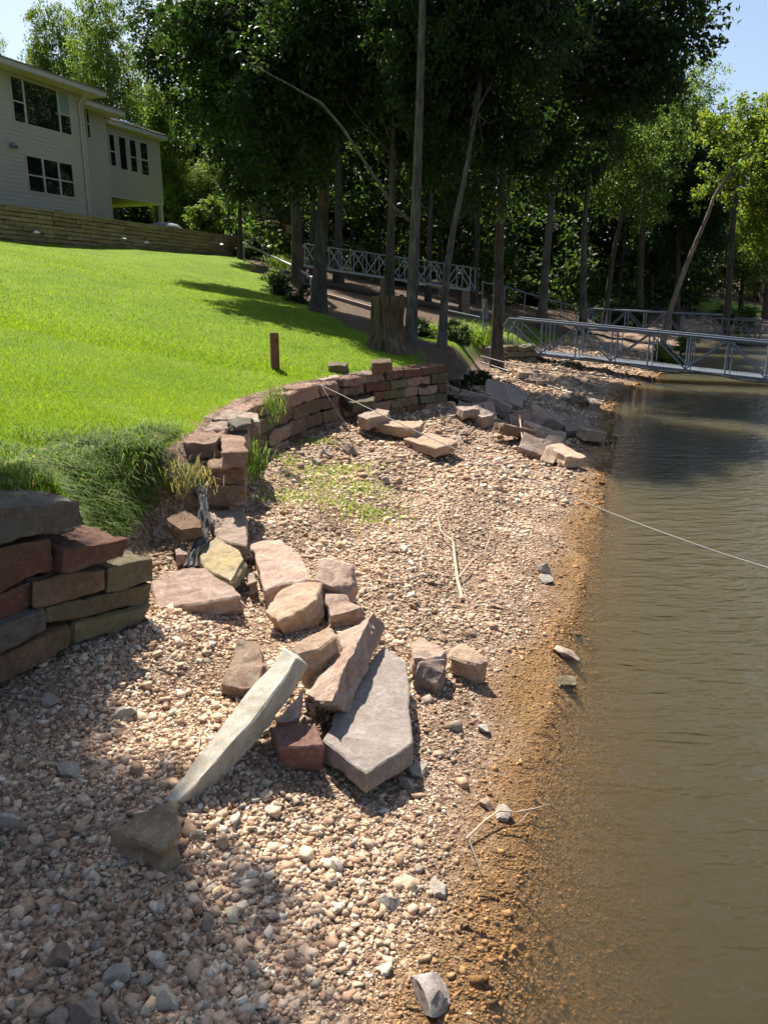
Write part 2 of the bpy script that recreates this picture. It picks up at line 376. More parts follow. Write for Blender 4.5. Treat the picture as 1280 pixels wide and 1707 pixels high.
def ground_mat():
    m, t, b = nt('ground'); tc = N(t, 'ShaderNodeTexCoord'); co = tc.outputs['Object']
    at = N(t, 'ShaderNodeAttribute', attribute_name='col'); sp = N(t, 'ShaderNodeSeparateColor'); t.links.new(at.outputs['Color'], sp.inputs[0])
    # leaf litter
    n0 = noise_n(t, co, 1.1, 6, .7); n1 = noise_n(t, co, 9, 6, .75); n2 = noise_n(t, co, 45, 5, .8)
    litter = ramp(t, n1.outputs[0], [(.3, (.055, .038, .026)), (.5, (.13, .085, .055)), (.72, (.24, .18, .125))])
    # lawn
    ln = noise_n(t, co, .7, 4, .6); lawn = ramp(t, ln.outputs[0], [(.3, (.125, .205, .014)), (.55, (.18, .27, .016)), (.8, (.24, .30, .03))])
    lawn2 = mixc(t, .55, lawn.outputs[0], ramp(t, n2.outputs[0], [(.35, (.45, .5, .4)), (.65, (1.25, 1.2, 1.2))]).outputs[0], 'MULTIPLY')
    # crushed stone
    vo = N(t, 'ShaderNodeTexVoronoi'); vo.inputs['Scale'].default_value = 34; t.links.new(co, vo.inputs['Vector'])
    vo2 = N(t, 'ShaderNodeTexVoronoi'); vo2.inputs['Scale'].default_value = 85; t.links.new(co, vo2.inputs['Vector'])
    spv = N(t, 'ShaderNodeSeparateColor'); t.links.new(vo.outputs['Color'], spv.inputs[0])
    g1 = ramp(t, spv.outputs[0], [(.0, (.17, .11, .075)), (.45, (.30, .20, .14)), (.8, (.44, .325, .235)), (1, (.58, .48, .38))])
    g2 = ramp(t, n0.outputs[0], [(.32, (.62, .52, .44)), (.55, (1.05, 1.02, 1.0))])
    grav = mixc(t, 1.0, g1.outputs[0], g2.outputs[0], 'MULTIPLY')
    wetc = ramp(t, n1.outputs[0], [(.3, (.17, .09, .035)), (.6, (.31, .18, .075)), (.8, (.42, .28, .14))])
    grav = mixc(t, sp.outputs[2], grav, wetc.outputs[0])
    c = mixc(t, sp.outputs[0], litter.outputs[0], lawn2); c = mixc(t, sp.outputs[1], c, grav)
    t.links.new(c, b.inputs['Base Color'])
    rr = N(t, 'ShaderNodeMapRange'); rr.inputs[3].default_value = .95; rr.inputs[4].default_value = .5
    t.links.new(sp.outputs[2], rr.inputs[0]); t.links.new(rr.outputs[0], b.inputs['Roughness']); b.inputs['Specular IOR Level'].default_value = .2
    ad = N(t, 'ShaderNodeMath', operation='ADD'); ad2 = N(t, 'ShaderNodeMath', operation='MULTIPLY_ADD'); ad2.inputs[1].default_value = .5
    t.links.new(n2.outputs[0], ad.inputs[0]); t.links.new(vo2.outputs['Distance'], ad2.inputs[0]); t.links.new(ad.outputs[0], ad2.inputs[2])
    t.links.new(vo.outputs['Distance'], ad.inputs[1])
    bump(t, b, ad2.outputs[0], .8, .03)
    return m
ground = link('ground', npmesh('ground', np.stack([PG[:, 0], PG[:, 1], ZG], 1), quads, ground_mat(), True, np.stack([lm, gm, wet], 1)))
tag(ground, 'lakeside slope with lawn, gravel beach and wooded bank', None, None, 'structure')

# lake: closed body of murky water
def water_mat():
    m, t, b = nt('lake_water'); out = t.nodes['Material Output']; t.nodes.remove(b)
    tc = N(t, 'ShaderNodeTexCoord'); mp = N(t, 'ShaderNodeMapping'); mp.inputs['Scale'].default_value = (1.0, 2.6, 1); mp.inputs['Rotation'].default_value = (0, 0, .12)
    t.links.new(tc.outputs['Object'], mp.inputs['Vector'])
    n1 = noise_n(t, mp.outputs[0], 2.4, 3, .55, .5); n2 = noise_n(t, mp.outputs[0], 7.5, 2, .5, .3)
    ad = N(t, 'ShaderNodeMath', operation='MULTIPLY_ADD'); ad.inputs[1].default_value = .3
    t.links.new(n2.outputs[0], ad.inputs[0]); t.links.new(n1.outputs[0], ad.inputs[2])
    bp = N(t, 'ShaderNodeBump'); bp.inputs['Strength'].default_value = .6; bp.inputs['Distance'].default_value = .09; t.links.new(ad.outputs[0], bp.inputs['Height'])
    fr = N(t, 'ShaderNodeFresnel'); fr.inputs['IOR'].default_value = 1.33
    bp2 = N(t, 'ShaderNodeBump'); bp2.inputs['Strength'].default_value = .6; bp2.inputs['Distance'].default_value = .08; t.links.new(ad.outputs[0], bp2.inputs['Height']); t.links.new(bp2.outputs[0], fr.inputs['Normal'])
    gl = N(t, 'ShaderNodeBsdfGlossy'); gl.inputs['Roughness'].default_value = .05; t.links.new(bp.outputs[0], gl.inputs['Normal'])
    tr = N(t, 'ShaderNodeBsdfTransparent'); mx = N(t, 'ShaderNodeMixShader')
    t.links.new(fr.outputs[0], mx.inputs[0]); t.links.new(tr.outputs[0], mx.inputs[1]); t.links.new(gl.outputs[0], mx.inputs[2])
    t.links.new(mx.outputs[0], out.inputs['Surface'])
    vs = N(t, 'ShaderNodeVolumeScatter'); vs.inputs['Color'].default_value = (.115, .115, .085, 1); vs.inputs['Density'].default_value = 6.0; vs.inputs['Anisotropy'].default_value = .3
    va = N(t, 'ShaderNodeVolumeAbsorption'); va.inputs['Color'].default_value = (.55, .45, .2, 1); va.inputs['Density'].default_value = 3.2
    sh = N(t, 'ShaderNodeAddShader'); t.links.new(vs.outputs[0], sh.inputs[0]); t.links.new(va.outputs[0], sh.inputs[1])
    t.links.new(sh.outputs[0], out.inputs['Volume'])
    return m
wm = MB().box((207, 180, -3.2), (430, 460, 6.4)).build('lake_water', water_mat()); wm.location.z = -6.4
tag(wm, 'murky brown lake water along the gravel shore', None, None, 'structure')

# ------------------------------------------------------------------ stones
def rough_mesh(top, ext, L=.032, amp=.014, bev=.010, seed=0, mat=None, taper=0.0, name='stone', jit=.011):
    """a worn stone: the outline top (3-D points) carried along ext, edges broken, faces uneven"""
    rnd = random.Random(seed); top = [Vector(p) for p in top]; ext = Vector(ext)
    if jit > 0:                                            # broken, wandering outline
        el = ext.normalized(); q = []
        for i, p in enumerate(top):
            p2 = top[(i + 1) % len(top)]; e = p2 - p; m = max(1, min(5, int(e.length / .09))); sd = e.cross(el).normalized() if e.length > 1e-6 else Vector()
            for j in range(m):
                q.append(p + e * ((j + (rnd.uniform(-.2, .2) if j else 0)) / m) + (sd * rnd.uniform(-jit, jit) if j else Vector()))
        top = q
    cen = sum(top, Vector()) / len(top); org = cen + ext * .5
    bm = bmesh.new()
    tv = [bm.verts.new(p - org) for p in top]
    bv = [bm.verts.new((cen + (p - cen) * (1 - taper + rnd.uniform(-.03, .03))) + ext * rnd.uniform(.9, 1.08) - org) for p in top]
    n = len(top)
    bm.faces.new(tv); bm.faces.new(list(reversed(bv)))
    for i in range(n): bm.faces.new((tv[i], bv[i], bv[(i + 1) % n], tv[(i + 1) % n]))
    bmesh.ops.recalc_face_normals(bm, faces=bm.faces)
    bmesh.ops.triangulate(bm, faces=[f for f in bm.faces if len(f.verts) > 4])
    if bev > 0:
        bmesh.ops.bevel(bm, geom=[e for e in bm.edges if len(e.link_faces) == 2 and e.calc_face_angle(0) > .3], offset=bev, segments=1, affect='EDGES', clamp_overlap=True)
    bmesh.ops.triangulate(bm, faces=bm.faces)
    for _ in range(7):
        le = [e for e in bm.edges if e.calc_length() > L]
        if not le or len(bm.faces) > 6000: break
        bmesh.ops.subdivide_edges(bm, edges=le, cuts=1); bmesh.ops.triangulate(bm, faces=[f for f in bm.faces if len(f.verts) > 3])
    bm.normal_update(); so = Vector((seed * 3.17 % 50, seed * 1.31 % 50, seed * 7.7 % 50))
    mv = []; ax = ext.normalized()
    for v in bm.verts:
        p = v.co
        d = noise.noise(p * 3.5 + so) * 1.3 + noise.noise(p * 9 + so) * .8 + .5 * noise.noise(p * 24 + so)
        ch = max(0, noise.noise(p * 6 - so) - .2) * 2.6 + max(0, noise.noise(p * 15 - so) - .3) * 1.6
        hh_ = p.dot(ax); sd = 1 - abs(v.normal.dot(ax)); d += sd * 1.3 * noise.noise(Vector((p.x * 2, p.y * 2, hh_ * 26)) + so)
        mv.append(v.normal * amp * (d - ch))
    for v, d in zip(bm.verts, mv): v.co += d
    me = bpy.data.meshes.new(name); bm.to_mesh(me); bm.free()
    me.polygons.foreach_set('use_smooth', [True] * len(me.polygons)); me.set_sharp_from_angle(angle=math.radians(20))
    if mat: me.materials.append(mat)
    return me, org
SEED = [100]
def stone(name, top, ext, mat, label=None, cat=None, group=None, parent=None, **kw):
    SEED[0] += 1
    me, org = rough_mesh(top, ext, seed=SEED[0], mat=mat, name=name, **kw)
    o = link(name, me, parent, org)
    if label: tag(o, label, cat, group)
    return o
def P3(pts): return [pz(*p) for p in pts]
def slab(label, pts, ext, mat, name='fallen_stone', cat='stone', group=None, **kw):
    """pts: (photo x, photo y, height) of the upper face; ext: thickness vector, or a thickness along the normal"""
    top = P3(pts)
    if not hasattr(ext, '__len__'):
        nrm = Vector()
        for i in range(len(top)): nrm += (top[i] - top[0]).cross(top[(i + 1) % len(top)] - top[0])
        nrm.normalize()
        if nrm.z < 0: nrm = -nrm
        ext = -nrm * ext
    return stone(name, top, ext, mat, label, cat, group, **kw)

# near wall at the left: courses laid on one upright face
nw = thing('stone_retaining_wall', 'near dry-laid wall of big red and grey blocks at the left edge', 'wall', (-1.95, 4.3, .4))
WA, WB = Vector((-2.15, 3.94, 0)), Vector((-1.56, 4.82, 0)); WD = (WB - WA).normalized(); WN = Vector((WD.y, -WD.x, 0))
def on_face(x, y, out=0.0):
    r = ray(x, y); o = Vector((0, 0, EYE)); t = ((WA + WN * out - o).dot(WN)) / r.dot(WN); return o + r * t
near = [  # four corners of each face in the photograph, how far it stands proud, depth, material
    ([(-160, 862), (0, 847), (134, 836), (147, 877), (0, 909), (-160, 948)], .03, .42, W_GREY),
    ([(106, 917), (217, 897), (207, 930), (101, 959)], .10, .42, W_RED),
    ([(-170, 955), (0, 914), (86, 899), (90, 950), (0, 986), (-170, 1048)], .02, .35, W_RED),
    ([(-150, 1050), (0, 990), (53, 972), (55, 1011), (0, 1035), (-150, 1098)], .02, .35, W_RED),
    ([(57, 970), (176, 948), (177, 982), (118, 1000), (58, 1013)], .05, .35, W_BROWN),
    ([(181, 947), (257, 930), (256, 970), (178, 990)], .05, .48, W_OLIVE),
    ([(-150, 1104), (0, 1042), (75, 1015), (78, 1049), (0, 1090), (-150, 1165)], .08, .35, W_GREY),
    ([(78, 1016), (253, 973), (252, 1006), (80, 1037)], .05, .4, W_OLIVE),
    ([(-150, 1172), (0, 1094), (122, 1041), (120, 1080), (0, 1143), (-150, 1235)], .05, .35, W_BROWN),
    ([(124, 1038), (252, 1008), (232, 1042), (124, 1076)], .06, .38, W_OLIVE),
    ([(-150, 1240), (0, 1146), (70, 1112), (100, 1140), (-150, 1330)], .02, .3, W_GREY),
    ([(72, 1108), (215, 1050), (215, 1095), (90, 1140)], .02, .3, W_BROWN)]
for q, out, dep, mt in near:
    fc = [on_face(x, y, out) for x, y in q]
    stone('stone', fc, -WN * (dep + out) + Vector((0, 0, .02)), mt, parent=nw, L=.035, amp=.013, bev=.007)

# curved wall: courses along a bend
def course_wall(parent, line, z0, hs, lens, mats, front=.05, depth=.34, capmat=None, seed=3, trim=(), L=.06, amp=.022, bev=.016):
    rnd = random.Random(seed); pl = [Vector((p[0], p[1], 0)) for p in line]
    cum = [0]
    for i in range(len(pl) - 1): cum.append(cum[-1] + (pl[i + 1] - pl[i]).length)
    def at(s):
        s = max(0, min(cum[-1], s))
        for i in range(len(pl) - 1):
            if s <= cum[i + 1] + 1e-9:
                d = (pl[i + 1] - pl[i]).normalized(); return pl[i] + d * (s - cum[i]), d
    z = z0
    for k, h in enumerate(hs):
        s = (trim[k] if k < len(trim) else 0); s -= 0 if s else rnd.uniform(0, .15)
        while s < cum[-1] - .05:
            l = rnd.uniform(*lens); e = min(s + l, cum[-1])
            if cum[-1] - e < .12: e = cum[-1]
            (a, da), (b, db_) = at(s + .012), at(e - .012); d = (b - a).normalized(); nr = Vector((d.y, -d.x, 0))
            o = front + rnd.uniform(-.03, .035) - .02 * k; hj = h * rnd.uniform(.88, 1.0); zj = rnd.uniform(-.012, .012)
            q = [a + nr * o + Vector((0, 0, z + zj)), b + nr * (o + rnd.uniform(-.02, .02)) + Vector((0, 0, z + zj + rnd.uniform(-.015, .015))),
                 b + nr * (o - .01) + Vector((0, 0, z + zj + hj)), a + nr * (o - .012) + Vector((0, 0, z + hj + zj + rnd.uniform(-.015, .015)))]
            mt = capmat[int(rnd.random() * len(capmat))] if (capmat and k == len(hs) - 1) else mats[int(rnd.random() * len(mats))]
            stone('stone', q, -nr * (depth + o * .5), mt, parent=parent, L=L, amp=amp, bev=bev)
            s = e
        z += h
cw = thing('stone_retaining_wall', 'curving dry-stacked red and brown block wall holding up the lawn', 'wall', (-1.2, 11, .45))
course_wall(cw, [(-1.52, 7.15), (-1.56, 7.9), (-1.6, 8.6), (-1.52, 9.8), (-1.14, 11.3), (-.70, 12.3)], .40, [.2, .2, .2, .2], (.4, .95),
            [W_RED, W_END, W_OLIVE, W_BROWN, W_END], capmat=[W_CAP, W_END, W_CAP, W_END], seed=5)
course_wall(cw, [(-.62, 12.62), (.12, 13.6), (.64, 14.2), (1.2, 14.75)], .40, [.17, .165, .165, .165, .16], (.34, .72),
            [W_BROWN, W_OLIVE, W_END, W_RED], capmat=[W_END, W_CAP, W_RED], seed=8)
# broken end of the curved wall: stacked end blocks (parts of the wall)
def pq(pts, z): return [pz(x, y, z) for x, y in pts]
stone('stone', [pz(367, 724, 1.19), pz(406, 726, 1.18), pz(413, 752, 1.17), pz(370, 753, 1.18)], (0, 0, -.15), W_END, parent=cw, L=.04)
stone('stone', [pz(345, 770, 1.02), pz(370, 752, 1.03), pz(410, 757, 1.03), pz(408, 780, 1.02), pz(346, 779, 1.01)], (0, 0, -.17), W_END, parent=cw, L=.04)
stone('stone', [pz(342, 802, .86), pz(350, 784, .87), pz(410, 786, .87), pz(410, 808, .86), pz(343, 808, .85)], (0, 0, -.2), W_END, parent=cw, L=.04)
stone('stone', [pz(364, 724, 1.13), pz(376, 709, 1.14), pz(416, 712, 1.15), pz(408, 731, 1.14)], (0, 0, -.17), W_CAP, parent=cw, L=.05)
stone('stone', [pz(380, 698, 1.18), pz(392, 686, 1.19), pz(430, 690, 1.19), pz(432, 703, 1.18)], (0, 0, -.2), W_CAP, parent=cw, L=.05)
# loose stones lying on the wall head and the lawn edge
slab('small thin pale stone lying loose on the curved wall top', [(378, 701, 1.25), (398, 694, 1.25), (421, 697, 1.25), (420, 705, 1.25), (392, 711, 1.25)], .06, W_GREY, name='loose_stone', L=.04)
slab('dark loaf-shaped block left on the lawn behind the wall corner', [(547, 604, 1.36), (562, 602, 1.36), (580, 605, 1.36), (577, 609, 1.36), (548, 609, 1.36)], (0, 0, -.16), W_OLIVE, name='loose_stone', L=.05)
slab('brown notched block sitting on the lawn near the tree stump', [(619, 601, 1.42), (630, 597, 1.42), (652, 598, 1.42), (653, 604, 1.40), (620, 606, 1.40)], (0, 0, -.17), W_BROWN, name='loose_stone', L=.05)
slab('flat pinkish paving stone in the grass beside the rusty post', [(474, 617, 1.225), (500, 613, 1.23), (548, 619, 1.225), (568, 627, 1.22), (540, 633, 1.22), (505, 628, 1.22)], .08, W_CAP, name='paving_stone', L=.08)

# step stones from the wall corner down to the beach
steps = [('highest stone step, tucked under the corner of the curved wall', [(562, 662, .86), (590, 659, .86), (624, 661, .86), (623, 668, .86), (588, 671, .86)], .17, W_OLIVE),
    ('second stone step down, sunlit with a shaded left side', [(597, 692, .72), (621, 680, .72), (650, 684, .72), (645, 692, .71), (612, 698, .71)], .18, W_CAP),
    ('third stone step, long pale flat block crossed by the rope', [(625, 705, .60), (654, 700, .61), (703, 700, .6), (706, 705, .6), (690, 715, .59)], .15, TAN),
    ('lowest stone step, broad pale slab lying out on the gravel', [(673, 731, .46), (713, 720, .47), (763, 735, .45), (750, 741, .45), (727, 748, .44)], .14, TAN)]
for lb, pts, th, mt in steps: slab(lb, pts, (0, .03, -th), mt, name='step_stone', cat='step', L=.05, amp=.014, group='stone steps below the wall corner')

# fallen stones between the walls
slab('big pink slab lying at the foot of the near wall end', [(249, 967, .50), (300, 950, .53), (341, 944, .54), (402, 993, .46), (330, 1006, .45), (264, 1016, .44)], (0, .06, -.17), PINK)
slab('yellow-stained flat stone below the stepped wall end', [(333, 908, .56), (358, 896, .58), (398, 915, .57), (408, 932, .55), (385, 970, .50), (345, 948, .51), (333, 930, .53)], .13, YELLOW)
slab('flat brown slab half shaded at the foot of the stacked blocks', [(348, 847, .63), (408, 847, .63), (410, 909, .58), (385, 905, .58), (358, 894, .59)], .14, W_CAP)
slab('brown slab tucked under the overhanging grass bank', [(277, 866, .72), (310, 848, .76), (334, 866, .74), (338, 878, .72), (300, 884, .70)], .1, W_BROWN)
slab('small brown block beside the torn black fabric strip', [(304, 884, .65), (322, 872, .67), (337, 880, .66), (336, 889, .65), (308, 890, .64)], .1, W_CAP)
slab('small grey stone behind the big pink slab', [(290, 915, .56), (305, 905, .58), (318, 910, .57), (312, 926, .54), (292, 926, .54)], .1, GREYBROWN)
slab('long pink block leaning back beside the yellow-stained stone', [(416, 906, .52), (440, 899, .54), (466, 897, .55), (499, 920, .52), (519, 968, .46), (472, 972, .46), (441, 984, .44)], .16, PINK)
slab('upright pink block standing behind the tan boulder', [(529, 930, .60), (557, 933, .60), (585, 942, .59), (589, 972, .50), (581, 993, .42), (553, 980, .46), (526, 968, .50)], (.02, .16, -.16), PINK)
slab('rounded tan and yellow boulder at the back of the pile', [(439, 1020, .40), (459, 988, .46), (489, 972, .49), (538, 971, .50), (527, 1000, .46), (500, 1018, .43), (464, 1036, .38)], (.05, .1, -.2), TAN)
slab('pinkish wedge stone between the tan boulder and the leaning block', [(541, 979, .42), (575, 988, .43), (606, 1013, .40), (575, 1022, .38), (548, 1027, .37)], (0, .04, -.18), PINK)
slab('large flat grey five-sided slab lying at the right of the pile', [(640, 1076, .30), (649, 1085, .30), (677, 1101, .30), (688, 1238, .265), (611, 1290, .26), (538, 1233, .28), (575, 1160, .29)], .13, GREYSLAB, amp=.006, bev=.008, L=.03)
_a, _b = pz(611, 1046, .53), pz(633, 1072, .33)
slab('long pink block propped upright against the flat grey slab', [(624, 1018, .55), (600, 1060, .54), (570, 1120, .51), (553, 1170, .46), (524, 1170, .39), (510, 1158, .38), (524, 1136, .39), (545, 1112, .41), (565, 1088, .43), (561, 1057, .46), (590, 1036, .52)], _b - _a, PINK, L=.03, amp=.015)
slab('blocky tan stone behind the upper end of the pale plank stone', [(550, 1045, .58), (561, 1060, .57), (530, 1083, .54), (496, 1092, .52), (484, 1083, .53), (512, 1061, .57)], (.05, .02, -.24), TAN, L=.03)
_a, _b = pz(450, 1160, .50), pz(474, 1172, .38)
slab('long pale grey plank-like stone slanting across the pile', [(474, 1081, .66), (496, 1095, .655), (471, 1137, .58), (420, 1205, .46), (360, 1270, .36), (300, 1335, .27), (284, 1340, .255), (272, 1333, .25), (318, 1278, .32), (372, 1205, .44), (425, 1135, .55)], (_b - _a) * 1.0, PALE, L=.03, amp=.008, bev=.008)
slab('dark red cube-like block under the pale plank stone', [(449, 1212, .34), (480, 1206, .345), (529, 1210, .345), (541, 1243, .32), (505, 1246, .32), (464, 1245, .32)], (-.03, .06, -.22), DARKRED, L=.03)
slab('small pink stone wedged in the shaded middle of the pile', [(507, 1142, .44), (506, 1165, .40), (498, 1197, .34), (478, 1208, .32), (458, 1203, .33), (479, 1174, .39)], (-.02, .08, -.14), PINK, L=.03)
slab('weathered pitted stone left of the pale plank stone', [(398, 1062, .46), (434, 1071, .45), (441, 1110, .41), (428, 1148, .34), (398, 1150, .33), (369, 1142, .32), (373, 1125, .36), (386, 1080, .42)], (0, .08, -.15), WEATHER, L=.03, amp=.018)
slab('squat tan-grey pointed stone at the lower end of the plank stone', [(293, 1330, .40), (300, 1385, .33), (268, 1410, .31), (235, 1398, .33), (179, 1381, .31), (234, 1350, .37)], (0, -.02, -.20), BROWN, L=.03, amp=.016)
slab('small pinkish block at the back of the trio right of the pile', [(684, 1068, .30), (704, 1061, .31), (745, 1083, .30), (736, 1097, .28), (690, 1098, .27)], (0, .03, -.15), PINK, L=.03)
slab('grey split stone leaning at the front of the trio', [(699, 1101, .28), (743, 1097, .29), (741, 1121, .23), (728, 1142, .17), (697, 1133, .18), (688, 1130, .2)], (.0, .03, -.13), GREYBROWN, L=.03)
slab('pale squared stone at the right of the trio', [(749, 1081, .27), (772, 1070, .29), (814, 1102, .25), (800, 1109, .23), (749, 1095, .24)], (0, .05, -.17), TAN, L=.03)
slab('half-buried brown stone below the yellow-stained slab', [(410, 955, .44), (425, 950, .45), (432, 968, .43), (412, 974, .42)], .12, W_CAP, L=.04)

# rubble heap in the shade farther along the beach: (x0, y0, x1, y1 of the face, tilt), label
heap = [((741, 650, 815, 672), .25, 'long dark plank-like block at the wall end of the shaded heap'),
    ((816, 666, 850, 697), .30, 'tilted rectangular block in the middle of the shaded heap'),
    ((766, 677, 790, 704), .0, 'upright block at the left foot of the shaded heap'),
    ((789, 684, 812, 712), -.1, 'pointed brown block left of centre in the shaded heap'),
    ((808, 682, 824, 708), .1, 'narrow upright stone left of centre in the shaded heap'),
    ((812, 650, 868, 676), .25, 'long slab along the top of the shaded heap'),
    ((862, 684, 890, 712), -.25, 'block leaning left at the centre of the shaded heap'),
    ((888, 688, 944, 726), .30, 'biggest grey slab sloping down the right of the shaded heap'),
    ((944, 704, 972, 730), .0, 'squared grey block at the water end of the shaded heap'),
    ((832, 704, 884, 740), .25, 'long low block at the front of the shaded heap'),
    ((900, 722, 938, 742), .15, 'flat stone in front of the biggest shaded slab'),
    ((870, 737, 908, 764), .30, 'thin upright slab with a sunlit edge before the heap'),
    ((909, 755, 926, 776), .1, 'small sunlit broken stone at the front of the heap'),
    ((925, 750, 960, 778), .1, 'front-most squared block with sunlit edges by the heap'),
    ((884, 708, 908, 734), .3, 'dark stone squeezed beside the biggest shaded slab'),
    ((910, 743, 932, 760), .1, 'small block behind the front-most squared block'),
    ((972, 716, 1002, 742), .2, 'flat slab running into the water past the heap'),
    ((956, 660, 976, 678), .0, 'dark stone nearest the far water edge beyond the heap'),
    ((980, 668, 998, 680), .0, 'low dark stone at the water edge beyond the heap'),
    ((940, 658, 956, 671), .1, 'small dark stone above the water edge beyond the heap'),
    ((896, 630, 909, 644), .0, 'small dark stone under the gangway abutment'),
    ((862, 618, 878, 632), .1, 'grey stone at the foot of the abutment wall'),
    ((877, 624, 896, 640), .0, 'brown stone fallen from the abutment wall'),
    ((826, 646, 864, 662), .1, 'flat dark stone behind the shaded heap')]
rh = random.Random(4)
for (x0, y0, x1, y1), tl, lb in heap:
    g = on_ground((x0 + x1) / 2, y1); sc = g.y * 1.03 / 1340
    w = (x1 - x0) * sc * 1.28; hh = (y1 - y0) * sc * 1.15; h = min(hh * .62, rh.uniform(.15, .3)); dp = rh.uniform(.35, .7); tl *= 1.35
    Mr = Matrix.Rotation(rh.uniform(-.6, .6), 3, 'Z') @ Matrix.Rotation(tl + rh.uniform(-.12, .12), 3, 'Y') @ Matrix.Rotation(rh.uniform(-.1, .5), 3, 'X')
    c = Vector((g.x, g.y + dp * .3, g.z + h * .48 + (hh - h) * .45))
    x, y = w / 2, dp / 2
    top = [c + Mr @ Vector(v) for v in ((-x * rh.uniform(.8, 1), -y, h / 2), (x * .3, -y * rh.uniform(.9, 1.15), h / 2 * rh.uniform(.9, 1.1)), (x, -y * rh.uniform(.7, 1), h / 2), (x * rh.uniform(.8, 1), y, h / 2), (-x, y * rh.uniform(.7, 1), h / 2))]
    stone('fallen_stone', top, Mr @ Vector((0, 0, -h)), rh.choice([GREYBROWN, PINK, GREYBROWN, W_BROWN, TAN]), lb, 'stone', None, L=.07, amp=.016)

# gangway abutment wall
ab = thing('abutment_wall', 'dark stacked stone abutment under the shore end of the gangway', 'wall', (3.8, 25, .4))
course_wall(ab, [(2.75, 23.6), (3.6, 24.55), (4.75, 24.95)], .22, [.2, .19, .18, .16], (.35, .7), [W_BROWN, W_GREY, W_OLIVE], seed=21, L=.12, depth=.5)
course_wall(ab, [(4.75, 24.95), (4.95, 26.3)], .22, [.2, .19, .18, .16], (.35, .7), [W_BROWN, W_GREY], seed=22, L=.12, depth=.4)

# separate cobbles that stand out on the beach
def cobble(label, x, y, wpx, hpx, mat, group=None, sink=.25, name='beach_stone', seed=None):
    g = on_ground(x, y + hpx * .35); sc = math.hypot(g.y, EYE - g.z) / 1320
    SEED[0] += 1; rn = random.Random(SEED[0])
    w = wpx * sc / 2 * 1.22; h = max(hpx * sc * .5, w * .5); bm = bmesh.new(); bmesh.ops.create_icosphere(bm, subdivisions=3, radius=1)
    so = Vector((SEED[0] * 2.3 % 40, SEED[0] * 5.1 % 40, 0))
    cuts = [(Vector((rn.gauss(0, 1), rn.gauss(0, 1), rn.gauss(0, .8))).normalized(), rn.uniform(.42, .82)) for _ in range(15)]
    for v in bm.verts:
        p = v.co.copy()
        for n_, d_ in cuts:
            e = p.dot(n_) - d_
            if e > 0: p -= n_ * e
        p *= 1 + .10 * noise.noise(p * 2.5 + so) + .05 * noise.noise(p * 7 + so)
        v.co = Vector((p.x * w, p.y * w * .85, p.z * h * .95))
    me = bpy.data.meshes.new(name); bm.to_mesh(me); bm.free()
    me.polygons.foreach_set('use_smooth', [True] * len(me.polygons)); me.set_sharp_from_angle(angle=math.radians(25)); me.materials.append(mat)
    o = link(name, me, None, (g.x, g.y, g.z + h * (.55 - sink)), (0, 0, rn.uniform(0, 6)))
    return tag(o, label, 'stone', group)
for a in [('grey rock standing in the water just off the beach', 946, 1085, 50, 30, GREYBROWN), ('greenish flat rock awash at the waterline', 940, 1137, 42, 18, W_OLIVE),
    ('single pale stone out on the beach near the waterline', 906, 944, 26, 28, CHALK), ('pale stone just below the lone stone near the waterline', 908, 964, 30, 16, CHALK),
    ('large knobbly grey rock near the bottom edge of the picture', 720, 1645, 80, 52, GREYSLAB), ('white lumpy rock at the corner of the flat grey slab', 699, 1275, 38, 34, CHALK),
    ('white rock left of the steps beside a second white rock', 540, 752, 28, 22, CHALK), ('white rock left of the steps, the one nearer the wall', 526, 766, 22, 20, CHALK),
    ('grey pointed stone standing below the second step', 586, 745, 26, 34, GREYBROWN), ('small brown stone on the upper beach below the weeds', 640, 797, 22, 18, W_CAP),
    ('pale lump of stone at the waterline beside the twig', 838, 1352, 36, 24, CHALK), ('small tan stone just above the lump beside the twig', 812, 1338, 28, 18, TAN),
    ('white stone in the lower beach middle', 733, 1474, 36, 30, CHALK), ('white stone holed on top, lower beach', 646, 1495, 34, 32, CHALK),
    ('dark grey stone in the shade below the pointed stone', 346, 1532, 36, 28, GREYBROWN), ('grey stone at the bottom left of the beach', 278, 1660, 42, 46, CHALK),
    ('pink-brown stone at the bottom left corner of the beach', 134, 1680, 56, 44, W_CAP), ('reddish stone in the corner, left of the pink-brown one', 96, 1690, 44, 40, W_CAP),
    ('whitish stone in the shade below the near wall', 212, 1180, 36, 32, CHALK), ('lumpy pale rock in the shaded gravel at the left', 112, 1272, 52, 40, CHALK),
    ('pale stone in the left shade nearest the wall', 80, 1160, 34, 28, CHALK), ('pale stone at the very left edge in the shade', 12, 1362, 34, 40, CHALK),
    ('whitish stone right of the pointed stone', 330, 1384, 26, 30, CHALK), ('grey rock in the left gravel below the pointed stone', 102, 1590, 50, 38, WEATHER),
    ('long pale stone on the gravel below the trio', 676, 1300, 30, 20, CHALK), ('small pale stone right of the flat grey slab', 808, 1210, 30, 22, CHALK),
    ('white stone at the upper left of the lower beach', 560, 1438, 26, 24, CHALK), ('cream stone near the shaded bottom left', 196, 1620, 34, 36, CHALK)]:
    cobble(*a)

